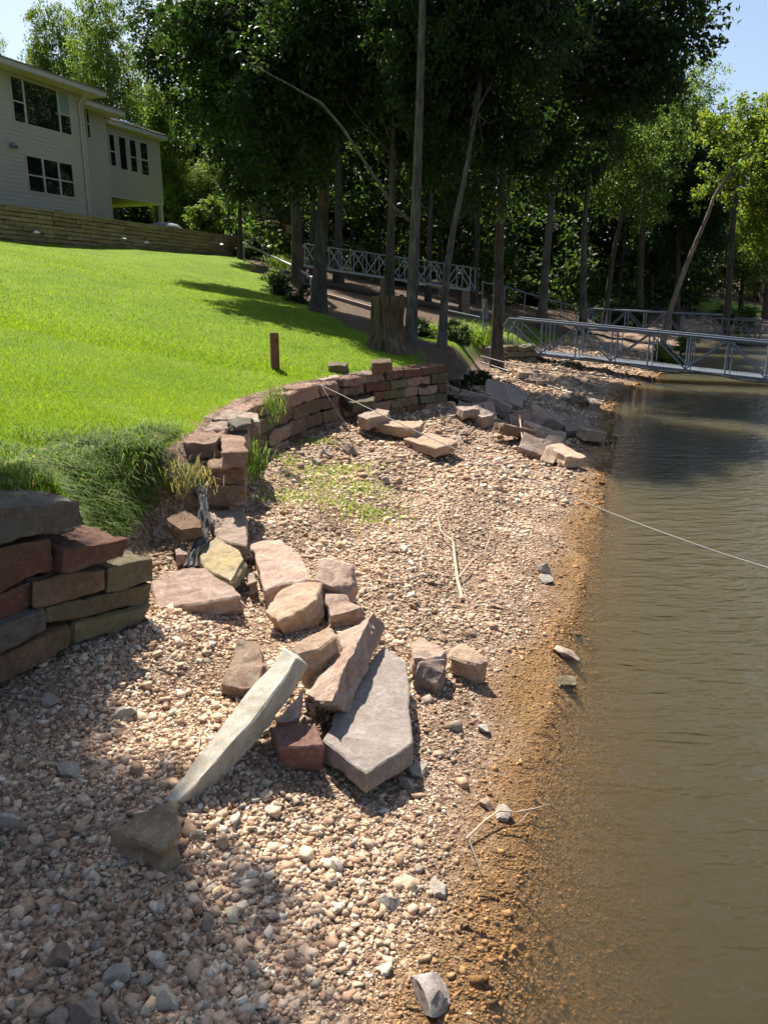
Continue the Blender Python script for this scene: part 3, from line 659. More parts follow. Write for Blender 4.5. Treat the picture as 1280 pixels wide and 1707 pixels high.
# ------------------------------------------------------------------ gravel (one mass of crushed stone)
ICO_V = []
bm = bmesh.new(); bmesh.ops.create_icosphere(bm, subdivisions=1, radius=1)
ICO_V = np.array([v.co[:] for v in bm.verts]); ICO_F = np.array([[v.index for v in f.verts] for f in bm.faces]); bm.free()
GMAT = None
def gravel_mat():
    m, t, b = nt('crushed_stone'); at = N(t, 'ShaderNodeAttribute', attribute_name='col'); tc = N(t, 'ShaderNodeTexCoord')
    n = noise_n(t, tc.outputs['Object'], 60, 4, .7); r = ramp(t, n.outputs[0], [(.3, (.72, .68, .64)), (.65, (1.1, 1.1, 1.1))])
    t.links.new(mixc(t, 1.0, at.outputs['Color'], r.outputs[0], 'MULTIPLY'), b.inputs['Base Color'])
    b.inputs['Roughness'].default_value = .92; b.inputs['Specular IOR Level'].default_value = .2; bump(t, b, n.outputs[0], .5, .01); return m
GMAT = gravel_mat()
PAL = np.array((1.17, 1.09, .99)) * np.array([(.56, .43, .325), (.47, .335, .245), (.62, .50, .385), (.36, .245, .175), (.66, .585, .485), (.42, .38, .335), (.56, .42, .29), (.45, .31, .23), (.70, .65, .57)])
PALW = np.array([.21, .15, .21, .12, .09, .05, .07, .06, .04])
CUBE_V = np.array([(-1, -1, -1), (1, -1, -1), (1, 1, -1), (-1, 1, -1), (-1, -1, 1), (1, -1, 1), (1, 1, 1), (-1, 1, 1)]) * .66
CUBE_F = np.array([(3, 2, 1), (3, 1, 0), (4, 5, 6), (4, 6, 7), (0, 1, 5), (0, 5, 4), (1, 2, 6), (1, 6, 5), (2, 3, 7), (2, 7, 6), (3, 0, 4), (3, 4, 7)])
def gravel(name, P, size, label, wet=None, V0=CUBE_V, F0=CUBE_F, jit=.42):
    """angular chips: a jittered block for each, spun, tilted and half bedded in the ground"""
    n = len(P); z = terrain(P); nv = len(V0)
    V = V0[None] + RNG.uniform(-jit, jit, (n, nv, 3)) * .9
    V = V * np.stack([RNG.uniform(.8, 1.45, n), RNG.uniform(.6, 1.1, n), RNG.uniform(.45, .9, n)], 1)[:, None, :]
    a, t_ = RNG.uniform(0, 2 * np.pi, n), RNG.normal(0, .5, n)
    ca, sa, ct, st_ = np.cos(a), np.sin(a), np.cos(t_), np.sin(t_)
    x, y, zz = V[..., 0], V[..., 1], V[..., 2]
    y2 = y * ct[:, None] - zz * st_[:, None]; z2 = y * st_[:, None] + zz * ct[:, None]
    x3 = x * ca[:, None] - y2 * sa[:, None]; y3 = x * sa[:, None] + y2 * ca[:, None]
    V = np.stack([x3, y3, z2], -1) * size[:, None, None]
    V += np.stack([P[:, 0], P[:, 1], z + size * RNG.uniform(-.45, .4, n)], 1)[:, None, :]
    col = PAL[RNG.choice(len(PAL), n, p=PALW)] * RNG.uniform(.62, 1.15, (n, 1)) * (.62 + .5 * np.clip(1.6 * vnoise(P[:, 0] * 2.1, P[:, 1] * 2.1, 55) - .2, 0, 1))[:, None]
    if wet is not None:
        wc = np.array([(.38, .21, .085)]) * RNG.uniform(.45, 1.4, (n, 1)); col = col * (1 - wet[:, None]) + wc * wet[:, None]
    Fc = (F0[None] + (np.arange(n) * nv)[:, None, None]).reshape(-1, 3)
    o = link(name, npmesh(name, V.reshape(-1, 3), Fc, GMAT, False, np.repeat(col, nv, 0)))
    return tag(o, label, 'gravel', None, 'stuff')
def beach_pts(n, ylo, yhi, power, lo=-.9):
    u = RNG.random(n * 3); Y = (ylo ** power + u * (yhi ** power - ylo ** power)) ** (1 / power)
    bx = np.interp(Y, BANK[:, 1], BANK[:, 0]) + .0; sx = np.interp(Y, SHORE[:, 1], SHORE[:, 0])
    X = bx + RNG.random(n * 3) * (sx - lo - bx); P = np.stack([X, Y], 1)
    keep = (X - .2 < .60 * Y) & (X > -.60 * Y - .4)
    P = P[keep]; d, _ = sdist(P, BANK); w, _ = sdist(P, SHORE)
    k = (d < .30) & (w > lo); return P[k][:n], d[k][:n], w[k][:n]
OCT_V = np.array([(1, 0, 0), (-1, 0, 0), (0, 1, 0), (0, -1, 0), (0, 0, 1), (0, 0, -1)], float); OCT_F = np.array([(0, 2, 4), (2, 1, 4), (1, 3, 4), (3, 0, 4), (2, 0, 5), (1, 2, 5), (3, 1, 5), (0, 3, 5)])
WETF = lambda w, patch: sstep(.32, .0, w + .3 * (patch - .5))
def strew(n, med, sg, lo, hi, pw, label, V0, F0, jit, edge=-.9, bare=True):
    P, d, w = beach_pts(n, 1.5, 10, pw, edge)
    if bare:                                                # patches where the soil shows
        k = vnoise(P[:, 0] * 1.9 + 7, P[:, 1] * 1.9, 77) * .65 + vnoise(P[:, 0] * 5, P[:, 1] * 5, 78) * .35 < .66 + .28 * RNG.random(len(P)); P, d, w = P[k], d[k], w[k]
    patch = vnoise(P[:, 0] * 1.1, P[:, 1] * 1.1, 41) * .55 + vnoise(P[:, 0] * 2.7, P[:, 1] * 2.7, 42) * .45
    size = np.exp(RNG.normal(math.log(med), sg, len(P))) * (.55 + .9 * patch) * np.interp(w, [-1, .05, .45, 1.0], [.5, .5, .85, 1.1]) * np.interp(P[:, 1], [2, 4, 10], [1, 1, 1.5])
    gravel('gravel', P, np.clip(size, lo, hi), label, WETF(w, patch), V0, F0, jit)
strew(100000, .0088, .42, .0035, .024, -.2, 'fine pinkish stone chips covering the near beach', OCT_V, OCT_F, .38)
strew(27000, .0104, .55, .004, .030, -.3, 'crushed pinkish stone of the near beach', CUBE_V, CUBE_F, .42)
strew(4600, .0150, .48, .007, .040, -.4, 'larger angular stones strewn over the near beach', ICO_V, ICO_F, .62, -.3)
P, d, w = beach_pts(15000, 9.0, 33, -.6, -.4)
size = np.exp(RNG.normal(math.log(.026), .42, len(P))) * np.interp(P[:, 1], [9, 30], [.85, 1.6]) * np.interp(w, [0, .8], [.6, 1])
gravel('gravel', P, np.clip(size, .01, .1), 'pinkish crushed stone on the far part of the beach', sstep(.4, .03, w))

# ------------------------------------------------------------------ grass
def blades(name, P, Z, hgt, wid, lean, mat, label, bright=(.75, 1.2), tint=None, seg2=False, parent=None, cat='grass'):
    n = len(P); a = RNG.uniform(0, 2 * np.pi, n); la = RNG.uniform(0, 2 * np.pi, n)
    dx, dy = np.cos(a) * wid / 2, np.sin(a) * wid / 2; lx, ly = np.cos(la) * lean * hgt, np.sin(la) * lean * hgt
    b0 = np.stack([P[:, 0] - dx, P[:, 1] - dy, Z - .01], 1); b1 = np.stack([P[:, 0] + dx, P[:, 1] + dy, Z - .01], 1)
    if seg2:
        m0 = np.stack([P[:, 0] - dx * .8 + lx * .35, P[:, 1] - dy * .8 + ly * .35, Z + hgt * .62], 1); m1 = m0 + np.stack([dx * 1.6, dy * 1.6, 0 * dx], 1)
        tp = np.stack([P[:, 0] + lx * 1.2, P[:, 1] + ly * 1.2, Z + hgt * (1 - .55 * lean)], 1)
        V = np.stack([b0, b1, m0, m1, tp], 1); base = np.array([[0, 1, 3], [0, 3, 2], [2, 3, 4]]); nv = 5
    else:
        tp = np.stack([P[:, 0] + lx, P[:, 1] + ly, Z + hgt], 1); V = np.stack([b0, b1, tp], 1); base = np.array([[0, 1, 2]]); nv = 3
    Fc = (base[None] + (np.arange(n) * nv)[:, None, None]).reshape(-1, 3)
    col = np.ones((n, 3)) * RNG.uniform(bright[0], bright[1], (n, 1)); col[:, 0] *= RNG.uniform(.8, 1.25, n)
    if tint is not None: col *= tint
    o = link(name, npmesh(name, V.reshape(-1, 3), Fc, mat, False, np.repeat(col, nv, 0)), parent)
    return tag(o, label, cat if parent is None else None, None, 'stuff')
def lawn_pts(n, ylo, yhi, power, xr):
    u = RNG.random(n); Y = (ylo ** power + u * (yhi ** power - ylo ** power)) ** (1 / power)
    X = -Y * .56 - .4 + RNG.random(n) * (Y * .56 + .4 + np.interp(Y, [3, 12, 16, 24, 34], xr)); P = np.stack([X, Y], 1)
    d, _ = sdist(P, BANK); g, _ = sdist(P, GWALL); m = lawn_mask(P, d, g)
    k = (RNG.random(n) < m) & (d > .30) & (g < -.1); return P[k], d[k]
P, d = lawn_pts(190000, 3.9, 13, -.5, [-1.5, 0, 1.5, 2, 3])
tn = vnoise(P[:, 0] * .8, P[:, 1] * .8, 60); tn2 = vnoise(P[:, 0] * 3, P[:, 1] * 3, 61)
h = RNG.uniform(.014, .036, len(P)) * (.75 + .6 * tn2) * np.interp(P[:, 1], [4, 13], [.95, 1.05])
blades('lawn_grass', P, terrain(P), h, RNG.uniform(.004, .008, len(P)) * np.interp(P[:, 1], [4, 13], [1, 2]), RNG.uniform(.1, .9, len(P)), GRASSM,
       'short bright green mown grass of the near lawn', tint=np.stack([.72 + .55 * tn + .22 * tn2, .82 + .28 * tn + .1 * tn2, 1 + 0 * tn], 1))
P, d = lawn_pts(80000, 12, 36, -.4, [-1.5, 0, 1.5, 2, 3])
tn = vnoise(P[:, 0] * .6, P[:, 1] * .6, 62)
blades('lawn_grass', P, terrain(P), RNG.uniform(.02, .045, len(P)), RNG.uniform(.014, .03, len(P)), RNG.uniform(.1, .8, len(P)), GRASSM,
       'short bright green mown grass of the upper lawn', tint=np.stack([.85 + .4 * tn, .9 + .2 * tn, 1 + 0 * tn], 1))
# long shaggy grass over the eroded bank between the walls and along the wall heads
n = 26000; Y = RNG.uniform(3.6, 7.6, n); bx = np.interp(Y, BANK[:, 1], BANK[:, 0]); X = bx - .14 - np.abs(RNG.normal(0, .55, n)) * np.interp(Y, [3.6, 4.8, 6.3, 7.6], [.7, 1, .9, .25])
P = np.stack([X, Y], 1); d, _ = sdist(P, BANK)
k = (d > np.interp(Y, [3.6, 4.75, 5.0, 6.6, 6.9, 7.6], [.36, .36, .22, .22, .36, .4])) & (vnoise(X * 2.6, Y * 2.6, 70) > .22); P = P[k]; d = d[k]
h = RNG.uniform(.06, .17, len(P)) * np.interp(d, [.2, .5, 1.4], [.9, 1.1, .55]); dry = (RNG.random(len(P)) < .08)[:, None]
tint = np.where(dry, np.array([[2.3, 1.2, 2.0]]), np.array([[1., 1., 1.]])) * (.7 + .6 * vnoise(P[:, 0] * 2, P[:, 1] * 2, 71))[:, None]
blades('long_grass', P, terrain(P), h, RNG.uniform(.005, .009, len(P)), RNG.uniform(.3, 1.5, len(P)), DRYGRASS, 'shaggy overgrown grass hanging over the eroded bank', tint=tint, seg2=True)
n = 4200; Y = RNG.uniform(4.75, 6.75, n); bx = np.interp(Y, BANK[:, 1], BANK[:, 0]); X = bx - RNG.uniform(.16, .8, n); P = np.stack([X, Y], 1); d, _ = sdist(P, BANK)
k = (vnoise(X * 3.2, Y * 3.2, 72) > .35) & (d > .2); P = P[k]; n = len(P); Z = terrain(P); hl = RNG.uniform(.05, .17, n); an = RNG.normal(-.25, 1.6, n); ox, oy = np.cos(an), np.sin(an); wd_ = RNG.uniform(.002, .005, n)
def _pt(u, up, w_): return np.stack([P[:, 0] + ox * hl * u - oy * w_, P[:, 1] + oy * hl * u + ox * w_, Z + hl * up], 1)
V = np.stack([_pt(0, -.05, -wd_), _pt(0, -.05, wd_), _pt(.35, .55, -wd_), _pt(.35, .55, wd_), _pt(.8, .5, -wd_ * .8), _pt(.8, .5, wd_ * .8), _pt(1.15, -.15, 0 * wd_)], 1)
Fc = (np.array([[0, 1, 3], [0, 3, 2], [2, 3, 5], [2, 5, 4], [4, 5, 6]])[None] + (np.arange(n) * 7)[:, None, None]).reshape(-1, 3)
col = np.ones((n, 3)) * RNG.uniform(.6, 1.3, (n, 1)); dr = RNG.random(n) < .12; col[dr] *= np.array([1.9, 1.05, 2.2])
fr = link('long_grass', npmesh('long_grass', V.reshape(-1, 3), Fc, DRYGRASS, False, np.repeat(col, 7, 0))); tag(fr, 'arching grass blades drooping over the broken edge of the bank', 'grass', None, 'stuff')
# weeds on the upper beach
n = 2200; c_ = np.array([(pz(x, y, .45).x, pz(x, y, .45).y) for x, y in ((540, 790), (500, 775), (575, 770), (600, 800), (470, 820), (560, 830), (520, 740), (620, 830))])
P = c_[RNG.integers(0, len(c_), n)] + RNG.normal(0, .22, (n, 2))
blades('beach_weeds', P, terrain(P) + .012, RNG.uniform(.02, .06, n), RNG.uniform(.006, .014, n), RNG.uniform(.3, 1.3, n), DRYGRASS, 'low yellow-green weeds creeping over the upper gravel', bright=(.9, 1.6), tint=np.array([[1.3, 1.2, 1]]), seg2=True)
def tuft(label, p, n, r, h, mat=DRYGRASS, name='grass_tuft', tint=None, wid=(.005, .01), cat='grass', group=None, hang=0.0):
    P = np.array([[p.x, p.y]]) + RNG.normal(0, r, (n, 2)); Z = np.full(n, p.z) + RNG.normal(0, hang, n) if hang else np.maximum(terrain(P), p.z - .15)
    o = blades(name, P - np.array([[p.x, p.y]]), Z - p.z, RNG.uniform(.4, 1, n) * h, RNG.uniform(*wid, n), RNG.uniform(.2, 1.2, n), mat, label, tint=tint, seg2=True, cat=cat)
    o.location = p
    if group: o['group'] = group
    return o
tuft('grass tuft hanging down the middle of the curved wall face', pY(457, 676, 9.55), 260, .07, .16, hang=.09)
tuft('grass tuft growing at the broken end of the curved wall', pz(424, 775, .75), 320, .07, .2, hang=.1)
tuft('dry straw-coloured grass tuft at the edge of the bank', pz(318, 800, .95), 380, .1, .16, tint=np.array([[1.7, 1.0, 2.6]]), hang=.06)

# ------------------------------------------------------------------ house
HA = math.radians(21); HU = Vector((math.sin(HA), math.cos(HA), 0)); HN = Vector((math.cos(HA), -math.sin(HA), 0))
HO = pY(149, 300, 39); HO.z = 0
HBASE = 5.3
house = thing('house', 'beige two-storey house with lap siding above the garden wall', 'house', (HO.x, HO.y, HBASE))
def hp(s, o, z): return HO + HU * s + HN * o + Vector((0, 0, z))
def hs(x, y, o):                                          # photo point on the facade standing o metres out
    r = ray(x, y); c = Vector((0, 0, EYE)); q = HO + HN * o; t = (q - c).dot(HN) / r.dot(HN); p = c + r * t
    return (p - HO).dot(HU), p.z
def hbox(mb, s0, s1, o0, o1, z0, z1):
    return mb.hexa([hp(s0, o0, z0), hp(s1, o0, z0), hp(s1, o1, z0), hp(s0, o1, z0), hp(s0, o0, z1), hp(s1, o0, z1), hp(s1, o1, z1), hp(s0, o1, z1)])
O2, O3 = -1.2, -2.0
S2 = hs(181, 280, O2)[0]; S3 = hs(268, 280, O3)[0]
ZE1 = hs(136, 158, 0)[1]; ZE2 = hs(173, 190, O2)[1]; ZE3 = hs(262, 232, O3)[1]; ZF3 = hs(268, 339, O3)[1]
def lap_wall(name, s0, s1, o, back, z0, z1):
    """a block of wall whose front and end carry overlapping boards"""
    hbox(MB(), s0, s1, o - .02, o - back, z0, z1).build(name, PLASTER, house)
    mb = MB(); z = z0
    while z < z1 - .02:
        t = min(z + .17, z1)
        mb.hexa([hp(s0, o - .02, z), hp(s1, o - .02, z), hp(s1, o + .016, z), hp(s0, o + .016, z), hp(s0, o - .02, t), hp(s1, o - .02, t), hp(s1, o + .002, t), hp(s0, o + .002, t)])
        z += .17
    sd = mb.build('siding', PLASTER, house); sd['kind'] = 'stuff'
lap_wall('wall', -15, 0, 0, 9, HBASE - .4, ZE1)
lap_wall('wall', .003, S2, O2, 8, HBASE - .4, ZE2)
lap_wall('wall', S2 + .003, S3, O3, 6, ZF3, ZE3)
hbox(MB(), S2 + .003, S2 + .9, O3 - .9, O3 - 5, HBASE - .4, ZF3 - .003).build('wall', PLASTER, house)
hbox(MB(), S2 + .25, S2 + .75, O3 - .86, O3 - .905, HBASE - .2, HBASE + 1.95).build('door', STEELGREY, house)
hbox(MB(), -.09, .015, -.1, .035, HBASE - .4, ZE1 - .003).build('corner_board', TRIM, house)
hbox(MB(), S2 - .09, S2 + .015, O2 - .1, O2 + .035, HBASE - .4, ZE2 - .003).build('corner_board', TRIM, house)
hbox(MB(), S3 - .09, S3 + .015, O3 - .1, O3 + .035, ZF3 - .01, ZE3 - .003).build('corner_board', TRIM, house)
hbox(MB(), S2 + .003, S3 + .01, O3 + .03, O3 - 6, ZF3 - .08, ZF3 - .004).build('soffit', SOFFIT, house)
for o in (O3 - .12, O3 - 5.6):
    hbox(MB(), S3 - .22, S3 - .02, o + .1, o - .1, HBASE - .6, ZF3 - .085).build('porch_post', TRIM, house)
def roof(s0, s1, o, back, z, ov, rise, hip):
    a0, a1, f, b = s0 - (0 if s0 < -10 else ov * .2), s1 + ov, o + ov, o - back - ov
    hbox(MB(), a0, a1, f - .005, b, z, z + .035).build('soffit', SOFFIT, house)
    hbox(MB(), a0, a1 + .02, f + .03, f, z - .02, z + .19).build('fascia', TRIM, house)
    hbox(MB(), a1 + .001, a1 + .03, f - .001, b, z - .02, z + .19).build('fascia', TRIM, house)
    m = (f + b) / 2; zt = z + .2; h = (f - b) / 2 * rise; e = a1 - (f - b) / 2 * hip
    g = .06
    mb = MB(); P_ = [hp(a0, f + g, zt - .02), hp(a1 + g, f + g, zt - .02), hp(a1 + g, b - g, zt - .02), hp(a0, b - g, zt - .02), hp(a0, m, zt + h), hp(e, m, zt + h)]
    Q_ = [p + Vector((0, 0, .05)) for p in P_]
    mb.add(P_ + Q_, [(6, 7, 11, 10), (7, 8, 11), (8, 9, 10, 11), (6, 10, 9), (0, 1, 7, 6), (1, 2, 8, 7), (2, 3, 9, 8), (3, 0, 6, 9), (3, 2, 1, 0)])
    mb.build('roof', SHINGLE, house)
roof(-15, 0, 0, 9, ZE1, .75, .30, 1.0)
roof(.15, S2, O2, 8, ZE2 - .02, .7, .28, 1.0)
roof(S2 + .1, S3, O3, 6, ZE3, .35, .34, .9)
def window(px, o, units, rails, curtain=()):
    """px: left/right photo x and top/bottom heights sampled on the facade; units: fractions where mullions stand"""
    s0, z1 = hs(px[0], px[1], o); s1, _ = hs(px[2], px[3], o); _, z0 = hs(px[4], px[5], o)
    w = hbox(MB(), s0 - .07, s1 + .07, o + .03, o - .01, z0 - .07, z0).build('window', FRAME, house)   # sill carries the rest
    base = w
    def sub(nm, mb, mt):
        ob = mb.build(nm, mt); ob.parent = base; ob.location = ob.location - base.matrix_world.translation if False else ob.location - (house.location + base.location); return ob
    sub('frame', hbox(MB(), s0 - .07, s1 + .07, o + .045, o + .018, z1, z1 + .08), FRAME)
    edges = [s0] + [s0 + (s1 - s0) * u for u in units] + [s1]
    for i, e in enumerate(edges):
        wd = .05 if 0 < i < len(edges) - 1 else .035
        sub('frame', hbox(MB(), e - wd, e + wd, o + .05, o + .019, z0, z1 - .001), FRAME)
    for i in range(len(edges) - 1):
        a, b = edges[i] + .051, edges[i + 1] - .051
        if i in rails:
            zm = z0 + (z1 - z0) * .46
            sub('frame', hbox(MB(), a, b, o + .046, o + .019, zm - .03, zm + .03), FRAME)
            sub('pane', hbox(MB(), a, b, o + .024, o + .018, z0 + .01, zm - .031), GLASS); sub('pane', hbox(MB(), a, b, o + .026, o + .018, zm + .031, z1 - .01), CURTAIN if i in curtain else GLASS)
        else:
            sub('pane', hbox(MB(), a, b, o + .024, o + .018, z0 + .01, z1 - .01), GLASS)
window((15, 126, 113, 151, 20, 200), 0, (.20, .79), (0, 2), (2,))
window((42, 259, 120, 273, 46, 317), 0, (.34, .68), (0, 1, 2), ())
for q in ((180, 223, 190, 226, 184, 275), (196, 227, 209, 231, 200, 281), (214, 232, 226, 236, 218, 285), (232, 237, 245, 241, 236, 290)): window(q, O3, (), (0,) if q[0] != 196 else ())
window((141, 178, 147, 180, 143, 228), O2, (), (0,))
s, z = hs(97, 355, 0); hbox(MB(), s - .22, s + .22, .04, .017, z - .12, z + .12).build('vent', STEELGREY, house)
s, z = hs(18, 243, 0)
mb = MB().box(hp(s, .06, z), (.12, .12, .12)); mb.tube([hp(s, .08, z), hp(s - .1, .22, z + .02)], [.05, .09], 10); mb.tube([hp(s, .08, z), hp(s + .18, .2, z - .04)], [.05, .07], 10); mb.build('flood_light', STEELGREY, house)

MB().tube([hp(-.3, .62, ZE1 - .02), hp(-.3, .09, ZE1 - .45), hp(-.3, .09, HBASE)], .045, 8).build('downpipe', TRIM, house, True)
# garden retaining wall of thin tan stones, and its path lights
gw = thing('garden_wall', 'long low tan stone retaining wall at the top of the lawn', 'wall', (-11.5, 33.5, 4.4))
rg = random.Random(9); gl = [Vector((x, y, 0)) for x, y in ((-15.2, 22.8), (-13.3, 28), (-11.2, 34.6), (-7.8, 45))]
gc = [0]
for i in range(3): gc.append(gc[-1] + (gl[i + 1] - gl[i]).length)
def gat(s):
    s = min(max(s, 0), gc[-1])
    for i in range(3):
        if s <= gc[i + 1] + 1e-9: return gl[i] + (gl[i + 1] - gl[i]).normalized() * (s - gc[i])
    return gl[-1]
_gm = [None] * 6
for i in range(6):                                           # six stone shapes shared by all the pieces: unit length along x
    me, _ = rough_mesh([(-.5, -.17, .5), (.5, -.17, .5), (.5, .17, .5), (-.5, .17, .5)], (0, 0, -1), L=.6, amp=.0, bev=.05, seed=i, mat=GARDEN, jit=0)
    _gm[i] = me
for k in range(8):
    s = rg.uniform(-.3, 0)
    while s < gc[-1]:
        l = rg.uniform(.42, .92); e = s + l; a, b = gat(max(s, 0)), gat(e); s = e
        if (b - a).length < .15: continue
        m = (a + b) / 2; d = (b - a)
        g0 = 4.18; ht = (5.43 - g0) / 8
        o = link('stone', rg.choice(_gm), gw, (m.x + rg.uniform(-.03, .03) + .02, m.y, g0 + ht * (k + .5)), (0, 0, math.atan2(d.y, d.x)), (d.length - .02, rg.uniform(.85, 1.2), ht - rg.uniform(.006, .03)))
cp = MB()
for i in range(3):
    a, b = gl[i], gl[i + 1]; d = (b - a).normalized(); nr = Vector((-d.y, d.x, 0))
    cp.bar(a + Vector((0, 0, 5.455)) + nr * .02, b + Vector((0, 0, 5.455)) + nr * .02, .44, .05)
cp.build('wall_cap', GARDEN, gw)
for i, (x, y, lb) in enumerate(((6, 375, 'path light nearest the left edge, before the garden wall'), (72, 388, 'path light below the lower house window, before the garden wall'),
        (214, 398, 'path light below the porch, before the garden wall'), (251, 405, 'path light right of the porch, before the garden wall'), (374, 408, 'path light by the far end of the garden wall'))):
    best = min((abs(640 + 1350 * (gat(q_ * .05).x + .45) / (gat(q_ * .05).y - .12) - x), q_ * .05) for q_ in range(int(gc[-1] / .05)))[1]
    p = gat(best) + Vector((.45, -.12, 0)); p.z = gz(p.x, p.y); Y = p.y
    zc = pY(x, y, Y).z; t = thing('path_light', lb, 'lamp', p, 'path lights along the garden wall')
    MB().tube([(p.x, p.y, p.z - .05), (p.x, p.y, zc + .02)], .014, 6).build('stake', STEELGREY, t)
    MB().lathe((p.x, p.y, zc), [(.12, -.02), (.125, .0), (.06, .05), (.015, .08)], 14).build('cap', LAMPCAP, t, True)

# ------------------------------------------------------------------ trees
def leaf_cloud(centres, rad, per, size, flat=.7, bright=(.55, 1.3)):
    """numpy leaves: per leaves round each centre; each leaf a folded diamond of two triangles pairs"""
    n = len(centres); k = n * per
    c = np.repeat(centres, per, 0); r = np.repeat(rad, per)
    off = RNG.normal(0, 1, (k, 3)); off /= np.linalg.norm(off, axis=1)[:, None] + 1e-9; off *= (RNG.random(k) ** .45)[:, None]
    off[:, 2] *= flat; p = c + off * r[:, None]
    nrm = off * .6 + RNG.normal(0, .55, (k, 3)) + np.array([0, 0, .7]); nrm /= np.linalg.norm(nrm, axis=1)[:, None]
    t = RNG.normal(0, 1, (k, 3)); t -= (t * nrm).sum(1)[:, None] * nrm; t /= np.linalg.norm(t, axis=1)[:, None]; b = np.cross(nrm, t)
    s = size * RNG.uniform(.6, 1.3, k)[:, None]
    V = np.stack([p - t * s * .55, p + b * s * .30 + nrm * s * .08, p + t * s * .55 - nrm * s * .12, p - b * s * .30 + nrm * s * .08], 1)
    col = np.repeat(RNG.uniform(.75, 1.2, (n, 1)), per, 0) * RNG.uniform(bright[0], bright[1], (k, 1)); col = np.repeat(col, 3, 1); col[:, 0] *= RNG.uniform(.7, 1.5, k)
    Fc = np.arange(k * 4).reshape(k, 4)
    return V.reshape(-1, 3), Fc, np.repeat(col, 4, 0)
def crown_mesh(name, mat, n, per, size, seed, lobes=9, crad=.13):
    """unit crown (radius 1): clumps on many lobes with gaps between them"""
    rs = np.random.default_rng(seed); L = rs.normal(0, 1, (lobes, 3)); L /= np.linalg.norm(L, axis=1)[:, None]; L *= rs.uniform(.35, .72, (lobes, 1))
    lr = rs.uniform(.28, .5, lobes); w = lr ** 2; pick = rs.choice(lobes, n, p=w / w.sum())
    d = rs.normal(0, 1, (n, 3)); d /= np.linalg.norm(d, axis=1)[:, None]; cen = L[pick] + d * (lr[pick] * rs.uniform(.45, 1.05, n))[:, None]
    V, Fc, col = leaf_cloud(cen, rs.uniform(.6, 1.3, n) * crad, per, size)
    return npmesh(name, V, Fc, mat, False, col), L
CR = [crown_mesh('crown', LEAF, 760, 56, .040, 50 + i, 10 + 2 * i) for i in range(4)]
CR2 = [crown_mesh('crown', LEAF2, 560, 46, .038, 80 + i, 9 + 2 * i) for i in range(3)]
CRY = [crown_mesh('crown', LEAFY, 520, 40, .046, 90 + i, 12) for i in range(2)]
BUSH = [crown_mesh('foliage', LEAF2, 120, 34, .10, 120 + i, 8, .2) for i in range(2)]
BUSHD = [crown_mesh('foliage', LEAF, 120, 34, .10, 130 + i, 8, .2) for i in range(2)]
BUSHY = [crown_mesh('foliage', LEAFY, 120, 30, .11, 140 + i, 8, .2) for i in range(1)]
def trunk_mb(path, r0, r1, n=12, flare=1.5):
    pts = []; rad = []; m = 3
    P_ = [Vector(p) for p in path]
    for i in range(len(P_) - 1):
        for j in range(m): pts.append(P_[i].lerp(P_[i + 1], j / m))
    pts.append(P_[-1]); k = len(pts)
    sm = [pts[0]] + [(pts[i - 1] + pts[i] * 2 + pts[i + 1]) / 4 for i in range(1, k - 1)] + [pts[-1]]
    for i in range(k):
        u = i / (k - 1); rad.append(r0 + (r1 - r0) * u)
    rad[0] *= flare; rad[1] *= 1 + (flare - 1) * .25
    return MB().tube(sm, rad, n)
def tree(label, path, r0, cc, cs, crown, bark=BARK, limbs=7, extra=None, group=None, name='oak_tree', rz=0.0, cat='tree'):
    """path: points of the trunk axis from the ground; cc, cs: crown centre and half sizes"""
    base = Vector(path[0]); t = thing(name, label, cat, base, group)
    path = [base - Vector((0, 0, .25))] + [Vector(p) for p in path[1:]]
    cc = Vector(cc); top = cc + Vector((0, 0, cs[2] * .55)); r1 = r0 * .35
    mb = trunk_mb(path + [path[-1].lerp(top, .5) + Vector((.15, .1, 0)), top], r0, r1 * .5)
    rn = random.Random(int(base.x * 100 + base.y * 7))
    me, L = crown
    M = Matrix.Rotation(rz, 3, 'Z'); h0 = path[-1]
    for i in range(min(limbs, len(L))):
        l = M @ Vector(L[i]); e = cc + Vector((l.x * cs[0], l.y * cs[1], l.z * cs[2]))
        st = h0.lerp(top, rn.uniform(0.0, .6)); mid = st.lerp(e, .5) + Vector((rn.uniform(-.3, .3), rn.uniform(-.3, .3), -.25))
        mb.tube([st, mid, e], [r1 * .55, r1 * .35, .02], 6, False)
    if extra: extra(mb)
    mb.build('trunk', bark, t, True)
    link('crown', me, t, cc, (0, 0, rz), cs)
    return t
def pp(Y, *q): return [pY(x, y, Y) for x, y in q]
def rooted(Y, *q):
    """trunk path with its foot put on the ground under the first photo point"""
    p = pp(Y, *q); p[0] = Vector((p[0].x, Y, gz(p[0].x, Y))); return p
tree('thick dark oak trunk at the lawn edge above the low shrubs', rooted(23, (530, 505), (535, 400), (541, 300), (545, 230)), .22, (-2.8, 23.6, 8.4), (3.6, 3.1, 4.0), CR[0], rz=.4)
tree('dark straight trunk rising directly behind the tree stump', rooted(20.5, (648, 540), (650, 420), (655, 300)), .15, (.0, 21.4, 8.2), (2.7, 2.5, 3.9), CR[1], rz=1.1)
def arch(mb):
    q = pp(17, (684, 368), (655, 345), (628, 300), (600, 258), (570, 212), (535, 172), (480, 140), (420, 108)); mb.tube(q, [.04, .036, .032, .03, .026, .022, .015, .006], 8)
tree('grey trunk right of the stump with a long bare arching limb', rooted(17, (684, 560), (688, 460), (692, 370), (697, 240), (703, 60), (705, -60)), .135, (1.1, 18.9, 8.6), (2.3, 2.1, 3.2), CR[2], bark=BARKL, rz=2.2, extra=arch)
